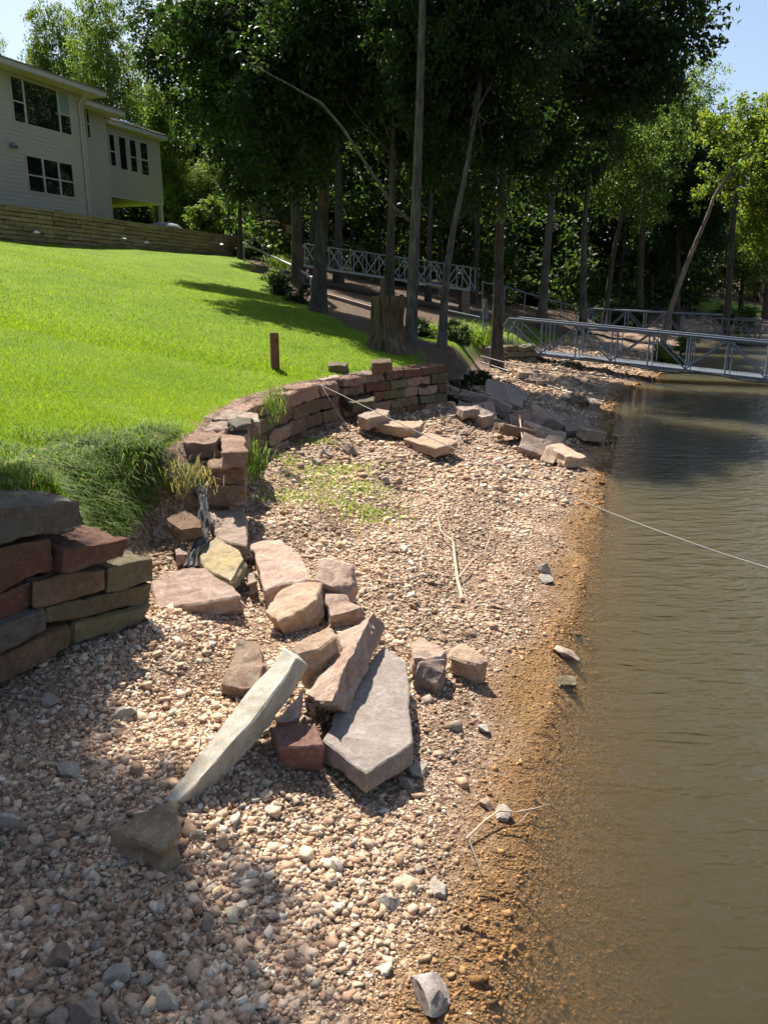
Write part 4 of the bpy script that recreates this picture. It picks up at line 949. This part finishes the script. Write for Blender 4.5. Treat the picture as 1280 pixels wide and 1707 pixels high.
tree('slim grey trunk leaning right, second right of the stump', rooted(18.5, (736, 570), (742, 470), (755, 380), (772, 310)), .105, (2.4, 20.0, 8.0), (2.4, 2.1, 3.6), CR[3], bark=BARKL, rz=.2)
tree('dark trunk standing by the gangway landing and utility post', rooted(22.5, (829, 575), (831, 450), (835, 330), (838, 250)), .16, (4.9, 24.2, 8.6), (4.1, 3.0, 4.3), CR[1], rz=3.0)
tree('reddish-brown trunk behind the gangway, lit from the left', rooted(34, (903, 534), (908, 450), (916, 370), (924, 280)), .20, (7.3, 35.5, 10.2), (3.4, 3.2, 4.8), CR[2], bark=BARKL, rz=4.1)
tree('straight trunk with spreading roots beyond the gangway', rooted(36.5, (973, 538), (972, 450), (974, 370), (980, 290)), .17, (9.6, 38, 10.0), (3.0, 3.0, 3.8), CR2[0], bark=BARKL, rz=1.9)
tree('thin trunk leaning right before the dark wood', rooted(41, (1008, 520), (1020, 430), (1038, 350), (1050, 280)), .14, (12.6, 42.5, 9.5), (3.2, 3.2, 4.0), CR2[1], rz=.9)
tree('broad low-branched oak between the house and the lawn trees', rooted(30.5, (495, 430), (494, 340), (488, 270), (478, 200)), .22, (-5.7, 29.6, 11.4), (3.4, 3.0, 3.6), CR[3], rz=.7)
tree('slender dark trunk at the end of the garden wall', rooted(42, (399, 410), (400, 330), (398, 260), (395, 200)), .12, (-7.2, 40.5, 9.8), (2.2, 2.4, 4.0), CR[0], rz=2.9)
tree('dark trunk behind the far end of the stored gangway', rooted(37.5, (563, 425), (565, 340), (563, 260), (560, 180)), .21, (-2.2, 39, 12.2), (3.6, 3.4, 5.0), CR[1], rz=5.0)
tree('grey trunk half hidden behind the oak at the lawn edge', rooted(39, (520, 440), (522, 350), (525, 250)), .16, (-4.2, 41, 12), (3.4, 3.2, 4.8), CR[2], rz=5.6)
tree('thin dark trunk between the two grey trunks behind the stump', rooted(36, (714, 452), (716, 380), (722, 280)), .13, (1.9, 37.5, 11.0), (3.2, 3.0, 4.6), CR[0], rz=3.7)
tree('dark trunk above the right end of the stored gangway', rooted(40, (792, 470), (795, 390), (800, 300)), .15, (4.6, 42, 11.2), (3.4, 3.2, 4.8), CR[3], rz=4.5)
tree('leaning pale sycamore with yellow-green leaves at the shore', rooted(31, (1098, 585), (1118, 510), (1150, 425), (1178, 362), (1192, 320)), .12, (14.3, 31.7, 7.4), (3.0, 2.7, 2.9), CRY[0], bark=BARKS, name='sycamore_tree', rz=.5)
tree('tall light green tree behind the leaning sycamore', rooted(44, (1215, 520), (1218, 420), (1225, 300)), .2, (20.9, 45, 8.4), (3.0, 3.0, 4.2), CRY[1], name='shore_tree', rz=2.5)
tree('dark round-topped tree beyond the leaning sycamore', rooted(52, (1130, 510), (1130, 430), (1128, 330)), .2, (19.0, 53, 8.6), (4.6, 4.2, 6.4), CR[2], name='shore_tree', rz=1.2)
tree('feathery open tree right of the big dark crowns', rooted(48, (1068, 500), (1070, 380), (1078, 230)), .2, (15.4, 48, 12.6), (3.2, 3.2, 3.6), CR2[2], name='oak_tree', rz=.3)
tree('pale green tree beside the far red cabin', rooted(66, (1235, 515), (1238, 460), (1240, 420)), .2, (29.2, 66, 6.0), (3.6, 3.4, 4.4), CR2[0], name='shore_tree', rz=.4)
tree('far tree at the right edge above the cabin', rooted(72, (1278, 505), (1280, 420), (1284, 360)), .25, (34.5, 72, 7), (3.6, 3.6, 3.6), CR2[1], name='shore_tree', rz=3.4)
# behind the house
for lb, x, Y, zc, cs, cr, rz in (('leafy tree behind the left part of the house roof', 2, 56, 16.0, (2.6, 3.0, 3.6), CR2[2], .3), ('tall airy tree behind the middle of the house', 135, 54, 15.6, (3.1, 3.2, 4.9), CR2[1], 1.9),
        ('tall airy tree behind the right house wing', 205, 50, 14.6, (3.2, 3.2, 4.6), CR2[0], 4.0), ('dense tree between the house wing and the dark oak', 268, 57, 13.0, (3.0, 3.0, 4.8), CR2[2], 2.2),
        ('low bright tree beside the house wing corner', 298, 55, 9.0, (1.9, 1.9, 2.8), CRY[0], 1.0), ('bright bushy tree under the dark oak crown', 350, 54, 8.2, (2.8, 2.4, 2.9), CR2[0], 5.2)):
    X = pY(x, 490, Y).x; g = gz(X, Y); tree(lb, [(X, Y, g), (X + .1, Y, g + (zc - g) * .4), (X + .2, Y, g + (zc - g) * .7)], .16, (X + .2, Y, zc), cs, cr, rz=rz, name='background_tree')
# shade tree standing outside the picture on the left
tree('shade tree beyond the left edge, its shadow falls on the near gravel', [(-9.6, 7.6, gz(-9.6, 7.6)), (-9.4, 7.5, 4.5), (-8.6, 7.5, 6.3)], .22, (-5.4, 7.2, 9.6), (3.4, 3.5, 1.9), CR[3], rz=.0, name='shade_tree')
# slender trunks deeper in the wood
rw = random.Random(31)
trk = [trunk_mb([(0, 0, -.3), (.08, .05, 3.5), (.1, .1, 7), (.3, .1, 11)], .14, .06, 8).mesh('trunk', BARK, True) for _ in range(1)]
wood = [(440, 52), (548, 50), (590, 53), (636, 49), (668, 56), (735, 51), (760, 60), (848, 58), (893, 62), (935, 54), (1030, 58), (1085, 62)]
for i, (x, Y) in enumerate(wood):
    p = ground_at(x, Y); t = thing('background_tree', 'slender dark tree standing deep in the wood behind the gangways', 'tree', p, 'slender trees of the wood')
    link('trunk', trk[0], t, p, (rw.uniform(-.06, .06), rw.uniform(-.06, .06), rw.uniform(0, 6)), (rw.uniform(.8, 1.5),) * 2 + (1.0,))
    hgt = rw.uniform(8.5, 11); link('crown', (CR + CR2)[rw.randrange(7)][0], t, p + Vector((0, 0, hgt)), (0, 0, rw.uniform(0, 6)), (rw.uniform(2.6, 3.6), rw.uniform(2.4, 3.2), rw.uniform(3.6, 5.0)))
# the wood as one mass: far canopy, and the lighter understorey before it
def wood_mass(name, label, n, y0, y1, h0, h1, pw, per, rad, size, mat):
    Y = RNG.uniform(y0, y1, n); X = Y * RNG.uniform(-.42, .47, n); P = np.stack([X, Y], 1); zg = terrain(P); dB, _ = sdist(P, BANK)
    hh = (h0 + (h1 - h0) * RNG.random(n) ** pw) * np.interp(X / Y, [-.42, -.3, -.18, .3, .46], [.4, .5, 1, 1, .42])
    gap = vnoise(X * .35, (zg + hh) * .5, 91) > (.30 if y0 < 60 else .0)
    k = gap & (dB > 1.5) & ~((X < -8) & (Y < 60)) & ~((X / Y > .40) & (Y < 84)); cen = np.stack([X, Y, zg + hh], 1)[k]
    V, Fc, col = leaf_cloud(cen, RNG.uniform(*rad, len(cen)), per, size, bright=(.45, 1.5))
    return tag(link(name, npmesh(name, V, Fc, mat, False, col)), label, 'woodland', None, 'stuff')
wood_mass('woodland', 'dense shaded wood rising behind the gangways', 4000, 60, 92, 0, 15, 1.0, 36, (1.1, 2.1), .55, LEAF)
wood_mass('understorey', 'lighter green understorey leaves between the trunks of the wood', 2300, 43, 64, .2, 10, 1.2, 30, (.6, 1.3), .28, LEAFM)
# shrubs
def shrub(label, x, Y, cs, m, lift=.55, rz=0.0, name='shrub', group=None, p=None):
    p = p or ground_at(x, Y); t = thing(name, label, 'shrub', p, group)
    mb = MB()
    for i in range(5):
        a = i * 1.26 + rz; mb.tube([p + Vector((0, 0, -.05)), p + Vector((math.cos(a) * cs[0] * .5, math.sin(a) * cs[1] * .5, cs[2] * 1.1))], [.025, .01], 5, False)
    mb.build('stem', BARK, t); link('foliage', m[0], t, p + Vector((0, 0, cs[2] * lift)), (0, 0, rz), cs); return t
shrub('rounded green shrub left of the dark oak at the lawn edge', 470, 27.5, (.75, .7, .62), BUSHD[0])
shrub('lit bushy shrub at the top of the slope below the pipe rail', 452, 29.5, (.5, .5, .42), BUSH[1], rz=1)
shrub('low spreading shrub against the foot of the dark oak', 505, 25.5, (.7, .6, .42), BUSHD[1], rz=2)
shrub('dark low shrub behind the two grey trunks', 700, 21, (.6, .5, .42), BUSHD[0], rz=2.6)
shrub('dark low shrub right of the slim leaning trunk', 765, 21.5, (.6, .5, .45), BUSHD[1], rz=.6)
shrub('leafy green bush growing round the foot of the leaning sycamore', 1140, 30.0, (1.25, .9, .85), BUSH[0], rz=.9)
shrub('small sprout of yellow leaves on the shore side of the sycamore', 1108, 29.2, (.55, .5, .5), BUSHY[0], rz=2.0)
shrub('large shrub against the garden wall end under the trees', 352, 44, (1.6, 1.2, 1.3), BUSH[1], rz=.5)
shrub('dark shrub right of the wall end below the white tarpaulin', 425, 44, (1.5, 1.1, 1.0), BUSHD[0], rz=1.5)
shrub('bright shrub behind the stored gangway, right of the grey trunk', 672, 44, (.9, .8, .8), BUSHY[0], rz=.4)
shrub('bushy undergrowth along the far shore below the cabin', 1240, 64, (2.4, 1.6, 1.0), BUSH[0], rz=.2)
shrub('pale undergrowth on the far shore left of the cabin', 1205, 62, (2.0, 1.5, 1.0), BUSH[1], rz=1.2)
shrub('dark undergrowth under the trees right of the trunk with roots', 1040, 46, (2.4, 1.6, 1.2), BUSHD[1], rz=.2)
shrub('dark undergrowth in the wood beyond the handrails', 880, 48, (2.4, 1.6, 1.3), BUSHD[0], rz=3.2)
shrub('dark undergrowth in the wood above the stored gangway', 610, 50, (2.6, 1.6, 1.4), BUSHD[1], rz=4.2)
for lb, x, y, cs, m in (('dark brush on the eroded bank just past the wall end', 1.42, 15.5, (.38, .34, .26), BUSHD[0]), ('dark brush hanging on the bank above the shaded heap', 1.72, 16.5, (.45, .4, .28), BUSHD[1]), ('low dark brush on the bank between the heap and the abutment', 2.2, 18.4, (.5, .6, .26), BUSHD[0])):
    shrub(lb, 0, 0, cs, m, .6, x, p=Vector((x, y, gz(x, y))))
for lb, x, Y, n_, r, h in (('arching clump of long grass below the white tarpaulin', 468, 41, 260, .35, .9), ('tall bright grass clump right of the slim leaning trunk', 778, 24, 420, .35, .75),
        ('bright grass clump left of the slim leaning trunk', 718, 23, 240, .3, .5), ('sunlit grass patch at the foot of the reddish-brown trunk', 890, 31, 420, .7, .35), ('grass clump by the utility post', 795, 25.5, 260, .4, .45)):
    p = ground_at(x, Y); tuft(lb, p, n_, r, h, LEAFY, wid=(.02, .035), name='grass_clump')

# ------------------------------------------------------------------ stump and post
def stump():
    b = on_ground(646, 583); t = thing('tree_stump', 'tall rough-barked tree stump at the lawn edge', 'stump', b)
    n, m = 72, 26; V = []; Fc = []
    for i in range(m):
        u = i / (m - 1); hz = -.12 + u * 1.16
        R_ = .33 + .20 * max(0, 1 - u * 1.5) ** 2
        for k in range(n):
            a = 2 * math.pi * k / n; q = Vector((math.cos(a) * 2.2, math.sin(a) * 2.2, hz * .9))
            fl = 1 + (.16 * math.sin(a * 5 + 1) + .08 * math.sin(a * 8)) * max(0, 1 - u * 2)
            rg_ = abs(noise.noise(Vector((math.cos(a) * 7, math.sin(a) * 7, hz * 1.3)))) * .06 + noise.noise(q * 3) * .03
            jag = (.05 * noise.noise(Vector((a * 3, 0, 4))) if i == m - 1 else 0)
            V.append((math.cos(a) * (R_ * fl - rg_), math.sin(a) * (R_ * fl - rg_), hz + jag))
    for i in range(m - 1):
        for k in range(n): k2 = (k + 1) % n; Fc.append((i * n + k, i * n + k2, (i + 1) * n + k2, (i + 1) * n + k))
    mb = MB().add(V, Fc); me = mb.mesh('bark', BARKT); o = link('bark', me, t, b)
    mb = MB().lathe((b.x, b.y, b.z + .9), [(.30, .0), (.30, .1), (.2, .12)], 24); mb.build('cut_top', simple('cut_wood', (.30, .22, .15), .9, 0, 12, .5, .3), t)
    return b
SB = stump()
pb = on_ground(459, 615)
t = thing('rusty_post', 'short square rusty steel post standing in the lawn', 'post', pb)
M45 = Matrix.Rotation(.25, 3, 'Z')
hp_ = .56
mb = MB()
for sx, sy, dx, dy in ((0, -1, .13, .012), (0, 1, .13, .012), (-1, 0, .012, .106), (1, 0, .012, .106)):
    mb.box(pb + M45 @ Vector((sx * .059, sy * .059, hp_ / 2 - .1)), (dx, dy, hp_ + .2), M45)
mb.build('tube', RUST, t); MB().box(pb + Vector((0, 0, hp_ - .012)), (.112, .112, .01), M45).build('cap', RUST, t)

# ------------------------------------------------------------------ gangways
def gangway(label, A, B, h=1.0, w=1.1, bays=9, mat=ALU, deck_mat=ALU, ramp_end=True, rail=.035, name='gangway', planks=70, double=True, deckt=.09):
    """truss walkway from A to B (near-side lower chord ends): chords, uprights and diagonals of both sides, deck planks"""
    A, B = Vector(A), Vector(B); t = thing(name, label, 'gangway', A); d = (B - A); l = d.length; d.normalize()
    side = Vector((0, 0, 1)).cross(d).normalized(); 
    if side.y < 0: side = -side
    up = Vector((0, 0, 1))
    for k, off in enumerate((Vector(), side * w)):
        a, b = A + off, B + off
        MB().bar(a, b, .06, deckt).build('lower_chord', mat, t)
        s0 = .55 if ramp_end else 0
        MB().tube([a + d * s0 + up * h, b + up * h], rail, 8).build('top_rail', mat, t, True)
        MB().tube([a + d * s0 + up * (h * .53), b + up * (h * .53)], rail * .55, 6).build('mid_rail', mat, t, True) if not double else None
        if ramp_end: MB().tube([a + up * .05, a + d * s0 + up * h], rail, 8).build('end_brace', mat, t, True)
        for i in range(bays + 1):
            s = s0 + (l - s0) * i / bays
            p = a + d * s
            MB().bar(p + up * .03, p + up * (h - .02), .035, .05).build('upright', mat, t)
            if double and i < bays and planks > 50: MB().bar(p + d * .14 + up * .03, p + d * .14 + up * (h - .02), .02, .03).build('upright', mat, t)
            if i < bays:
                q = a + d * (s0 + (l - s0) * (i + 1) / bays)
                if i % 2 == 0: MB().bar(p + up * (h - .03) + side * .01, q + up * .05 + side * .01, .03, .04).build('diagonal', mat, t)
                else: MB().bar(p + up * .05 + side * .01, q + up * (h - .03) + side * .01, .03, .04).build('diagonal', mat, t)
    pm = MB().box((0, 0, 0), (.95 * l / planks, w - .08, .03)).mesh('plank', deck_mat)
    az = math.atan2(d.y, d.x); el = -math.asin(d.z)
    for i in range(planks):
        p = A + d * (l * (i + .5) / planks) + side * (w / 2) + up * .035
        link('plank', pm, t, p, (0, el, az))
    return t
GA = pY(818, 582, 25.6); GB = pY(1345, 641, 21.8)
gangway('long grey truss gangway running from the stone abutment out over the water', GA, GB, 1.0, 1.15, 8, STEELGREY, STEELGREY, True, .04, planks=80)
gangway('galvanised gangway stored on the wooded slope behind the trees', pY(488, 440, 34), pY(783, 484, 32), .86, 1.2, 13, ALU, DARKROOF, True, .022, planks=40)
gangway('second gangway farther along the shore behind the leaning sycamore', pY(960, 548, 38.5), pY(1200, 562, 36), .95, 1.2, 7, STEELGREY, STEELGREY, True, .035, planks=40)
gangway('farthest gangway at the right edge with two rail lines', pY(1188, 566, 42), pY(1330, 582, 38), 1.1, 1.6, 6, STEELGREY, STEELGREY, False, .035, planks=36, double=False)
# supports that carry them
for lb, x, y, Y in (('timber crib under the upper end of the stored gangway', 500, 442, 34.4), ('timber crib under the middle of the stored gangway', 640, 464, 33.4), ('timber crib under the lower end of the stored gangway', 775, 485, 32.5)):
    p = pY(x, y, Y); g = gz(p.x, p.y); t = thing('timber_crib', lb, 'support', (p.x, p.y, g), 'timber cribs under the stored gangway')
    z = g - .05; i = 0
    while z < p.z - .06 and i < 12:
        MB().box((p.x, p.y + .3, z + .06), (.3, 1.5, .12) if i % 2 else (.34, 1.4, .12)).build('timber', TIMBER, t); z += .121; i += 1
# timber landing at the shore end of the long gangway
t = thing('landing_platform', 'weathered plank landing at the shore end of the long gangway', 'platform', (GA.x - .6, GA.y + .4, GA.z))
dv = (GB - GA).normalized(); dv.z = 0; dv.normalize(); sv = Vector((-dv.y, dv.x, 0)); sv = sv if sv.y > 0 else -sv
for i in range(6):
    c = GA - dv * (.14 + i * .19) + sv * .55; MB().bar(Vector((c.x, c.y, GA.z - .01)) - sv * .75, Vector((c.x, c.y, GA.z - .01)) + sv * .75, .175, .06).build('plank', TIMBER, t)
for i in (0, 5):
    for s_ in (-.6, .6):
        c = GA - dv * (.14 + i * .19) + sv * (.55 + s_); g = gz(c.x, c.y); MB().bar((c.x, c.y, g - .3), (c.x, c.y, max(GA.z - .045, g - .2)), .1, .1).build('leg', TIMBER, t)
# utility post with boxes
up_ = pY(806, 575, 24.3); up_.z = gz(up_.x, up_.y)
t = thing('utility_post', 'grey utility post with meter boxes at the gangway landing', 'post', up_)
ztop = pY(806, 498, 24.3).z
MB().bar(up_ - Vector((0, 0, .2)), Vector((up_.x, up_.y, ztop)), .1, .1).build('post', TIMBER, t)
MB().box((up_.x + .01, up_.y - .09, ztop - .42), (.17, .09, .34)).build('meter_box', STEELGREY, t)
MB().box((up_.x + .01, up_.y - .08, ztop - .80), (.15, .08, .2)).build('socket_box', ALU, t)
MB().tube([(up_.x + .03, up_.y - .075, ztop - .9), (up_.x + .03, up_.y - .075, up_.z + .02)], .015, 6).build('conduit', ALU, t)

# rails along the paths
def railing(label, pts, h, posts, r=.03, mat=ALU, name='handrail'):
    """pts: (photo x, photo y of the rail, distance)"""
    q = [pY(*p) for p in pts]; t = thing(name, label, 'railing', (q[0].x, q[0].y, gz(q[0].x, q[0].y)))
    MB().tube(q, r, 8).build('rail', mat, t, True)
    for i in posts:
        k = int(i); p = q[k].lerp(q[min(k + 1, len(q) - 1)], i - k); g = gz(p.x, p.y)
        if p.z - g > .05: MB().tube([(p.x, p.y, g - .15), (p.x, p.y, p.z - r * .5)], r * .8, 8).build('post', mat, t, True)
    return t
railing('pipe handrail sloping down from the garden wall end', [(406, 405, 40), (455, 428, 35), (490, 444, 31.5), (521, 463, 28.5)], .9, (0, 2.2, 2.9), .045)
railing('thin pipe rail above the stored gangway', [(548, 399, 46), (620, 422, 44), (690, 440, 42), (735, 455, 41)], .9, (.1, 1, 2, 2.95), .03)
railing('pale handrail descending to the trunk with roots', [(803, 470, 38), (845, 479, 38), (905, 497, 37.5), (965, 513, 37)], .9, (.03, .9, 1.5, 2, 2.5, 2.95), .03)
railing('pipe rail along the path to the utility post', [(738, 516, 25.5), (800, 529, 24.6)], .9, (.05, .9), .025, STEELGREY)

# landscape timbers on the bank
for lb, a, b in (('landscape timber on the bank right of the utility post', (842, 541, 30), (905, 538, 31)), ('lower landscape timber on the bank below the grass patch', (838, 553, 28), (880, 549, 28.5)), ('long timber edging across the wooded slope below the stored gangway', (545, 470, 29), (640, 492, 27)), ('short sunlit timber behind the stump', (668, 535, 22.5), (704, 541, 22))):
    p, q = pY(*a), pY(*b); p.z = gz(p.x, p.y) + .05; q.z = gz(q.x, q.y) + .05
    o = MB().bar(p, q, .16, .16).build('landscape_timber', TIMBER); tag(o, lb, 'timber')

# ------------------------------------------------------------------ ropes, hose, sticks, fabric
def rope(name, label, pts, r, mat, cat, n=8, sag=0.0, smooth=True):
    q = []
    P_ = [Vector(p) for p in pts]
    for i in range(len(P_) - 1):
        for j in range(n):
            u = j / n; p0, p1, p2, p3 = P_[max(i - 1, 0)], P_[i], P_[i + 1], P_[min(i + 2, len(P_) - 1)]
            p = .5 * ((2 * p1) + (p2 - p0) * u + (2 * p0 - 5 * p1 + 4 * p2 - p3) * u * u + (3 * p1 - p0 - 3 * p2 + p3) * u ** 3); q.append(p)
    q.append(P_[-1]); o = MB().tube(q, r, 6).build(name, mat, None, smooth); return tag(o, label, cat)
rope('mooring_rope', 'long pale mooring rope stretched from the wall corner out over the beach and water', [pz(476, 628, 1.23), pz(520, 640, 1.22), pz(541, 645, 1.21), pz(640, 693, .98), pz(762, 750, .72), pz(985, 842, .5), pz(1130, 897, .45), pz(1290, 950, .42), (4.2, 3.6, .5)], .0065, ROPE, 'rope')
rope('mooring_rope', 'short slack rope hanging from the wall corner to the gravel', [pz(536, 642, 1.2), pz(552, 670, .98), pz(570, 698, .72), on_ground(585, 712) + Vector((0, 0, .02)), on_ground(600, 722) + Vector((0, 0, .02))], .006, ROPE, 'rope')
rope('mooring_rope', 'far pale rope running from the shaded bank into the lake', [on_ground(800, 596) + Vector((0, 0, .05)), pz(880, 612, .75), pz(1010, 627, .45), pz(1090, 640, .3), pz(1200, 660, .05)], .014, ROPE, 'rope')
rope('power_cable', 'black cable looping under the long gangway', [pY(800, 597, 24.4), pY(880, 612, 24.3), pY(915, 612, 24.2), pY(968, 597, 24.2), pY(1030, 606, 23.8), pY(1100, 618, 23.3), pY(1180, 622, 22.8), pY(1240, 634, 22.3), pY(1340, 642, 21.8)], .025, RUBBER, 'cable')
rope('power_cable', 'brown cable lying down the shaded beach below the abutment', [on_ground(800, 605) + Vector((0, 0, .03)), on_ground(870, 628) + Vector((0, 0, .03)), on_ground(930, 650) + Vector((0, 0, .03)), on_ground(1005, 672) + Vector((0, 0, .03))], .018, RUBBER, 'cable')
def stick(label, branches, mat=DRIFT, name='driftwood_branch'):
    mb = MB()
    for pts, r0, r1 in branches:
        q = []
        for x, y, dz in pts: g = on_ground(x, y); q.append(g + Vector((0, 0, dz)))
        k = len(q); r0 *= .7; r1 *= .7; mb.tube(q, [r0 + (r1 - r0) * i / (k - 1) for i in range(k)], 7)
    return tag(mb.build(name, mat, None, True), label, 'branch')
stick('bleached forked driftwood branch lying on the gravel', [([(770, 1004, .03), (762, 975, .05), (757, 935, .06), (755, 915, .07), (735, 900, .08), (729, 880, .1)], .024, .010), ([(764, 972, .05), (785, 948, .07), (806, 936, .09)], .014, .007), ([(806, 936, .09), (816, 915, .12), (817, 895, .13)], .007, .003), ([(729, 880, .1), (738, 862, .12), (733, 850, .13)], .008, .003), ([(735, 900, .08), (716, 896, .1), (712, 880, .12)], .008, .003), ([(755, 912, .07), (748, 890, .1)], .007, .003)])
stick('thin bare twig lying from the gravel towards the water', [([(776, 1408, .03), (806, 1384, .05), (830, 1369, .06), (860, 1368, .05), (890, 1362, .05), (915, 1357, .06)], .009, .003), ([(862, 1368, .05), (882, 1364, .04), (864, 1380, .03)], .005, .002)])
stick('dark twig below the thin bare twig on the gravel', [([(775, 1385, .02), (785, 1420, .03), (802, 1462, .02)], .008, .003)], TIMBER)
stick('short weathered stick leaning against the shaded rubble heap', [([(864, 724, .32), (868, 744, .2), (876, 764, .03)], .02, .012)])
stick('pale twig in the gravel left of the plank stone', [([(330, 1262, .02), (334, 1240, .03), (333, 1225, .03)], .006, .003)])
def fabric():
    cl = [(333, 796, .95), (338, 820, .88), (341, 845, .80), (343, 870, .70), (342, 893, .62), (334, 905, .58), (324, 922, .55), (318, 945, .50)]
    V = []; Fc = []; m = 9; rn = random.Random(3)
    P_ = [pz(*c) for c in cl]; Q = []
    for i in range(len(P_) - 1):
        for j in range(5): Q.append(P_[i].lerp(P_[i + 1], j / 5))
    for i, p in enumerate(Q):
        for k in range(m):
            u = k / (m - 1) - .5; w_ = .09 + .02 * math.sin(i * .6)
            V.append((p.x + u * w_, p.y - .03 + .03 * noise.noise(Vector((i * .5, k * .9, 0))), p.z + .03 * noise.noise(Vector((i * .35, k * 1.3, 5))) + .015 * math.sin(k * 2.2 + i * .3)))
    n_ = len(V); V += [(x, y + .006, z - .006) for x, y, z in V]
    for i in range(len(Q) - 1):
        for k in range(m - 1):
            a = i * m + k; Fc.append((a, a + 1, a + m + 1, a + m)); Fc.append((n_ + a, n_ + a + m, n_ + a + m + 1, n_ + a + 1))
    for i in range(len(Q) - 1):
        for k in (0, m - 1): a = i * m + k; Fc.append((a, a + m, n_ + a + m, n_ + a))
    o = MB().add(V, Fc).build('landscape_fabric', FABRIC, None, True); tag(o, 'torn crumpled strip of dark landscape fabric hanging at the broken wall', 'fabric')
fabric()

# ------------------------------------------------------------------ things among the trees
def place(x, y, Y): return pY(x, y, Y)
# covered mound behind the garden wall
p = pY(274, 388, 43.5); p.z = gz(p.x, p.y)
o = MB().lathe(p, [(1.02, -.2), (1.0, .12), (.93, .34), (.7, .5), (.35, .58), (.08, .6)], 26).build('canvas_cover', GREYCOVER, None, True); tag(o, 'grey domed canvas cover on the lawn below the house porch', 'cover')
# tarpaulin shelter with red rail
b = pY(458, 388, 52); g = gz(b.x, b.y)
t = thing('tarpaulin_shelter', 'white and black tarpaulin shelter behind a red rail among the trees', 'shelter', (b.x, b.y, g))
def q4(pts, th, nm, mt, Y=52):
    P_ = [pY(x, y, Y) for x, y in pts]; MB().hexa([p + Vector((0, th, 0)) for p in P_] + P_).build(nm, mt, t)
q4([(428, 346), (453, 345), (459, 362), (429, 360)], .1, 'white_sheet', WHITE); q4([(454, 345), (487, 350), (487, 371), (461, 365)], .1, 'dark_sheet', DARKROOF)
q4([(430, 364), (462, 366), (464, 377), (436, 376)], .1, 'white_sheet', WHITE, 52.4); q4([(470, 371), (486, 373), (486, 388), (474, 386)], .1, 'white_sheet', WHITE, 52.4)
for x in (437, 446, 474, 487, 430): a = pY(x, 362, 51.6); MB().bar((a.x, a.y, gz(a.x, a.y) - .1), a, .1, .1).build('post', REDWOOD, t)
for y0 in (364, 371): MB().bar(pY(428, y0, 51.5), pY(488, y0 + 3, 51.5), .06, .1).build('rail', REDWOOD, t)
# cabin on the far shore
cb = pY(1272, 512, 84); cb.z = gz(cb.x, cb.y)
t = thing('cabin', 'small red-brown cabin with pale roof on the far shore', 'house', cb)
MB().box(cb + Vector((1.3, 1.5, 1.0)), (3.6, 3, 2.4)).build('wall', simple('brown_boards', (.25, .14, .09), .85, 0, 5, .2, .3), t)
r_ = MB(); z = cb.z + 2.15; x0, x1, y0, y1 = cb.x - .8, cb.x + 3.4, cb.y - .4, cb.y + 3.4
r_.add([(x0, y0, z), (x1, y0, z), (x1, y1, z), (x0, y1, z), (x0, (y0 + y1) / 2, z + 1.0), (x1, (y0 + y1) / 2, z + 1.0)], [(0, 1, 5, 4), (2, 3, 4, 5), (0, 4, 3), (1, 2, 5), (3, 2, 1, 0)]).build('roof', simple('pale_roof', (.5, .5, .48), .8, 0, 5, .1, .1), t)
MB().box(cb + Vector((.5, -.03, .9)), (.8, .06, 1.7)).build('door', DARKROOF, t); MB().box(cb + Vector((1.9, -.03, 1.2)), (.8, .06, .8)).build('window', GLASS, t)
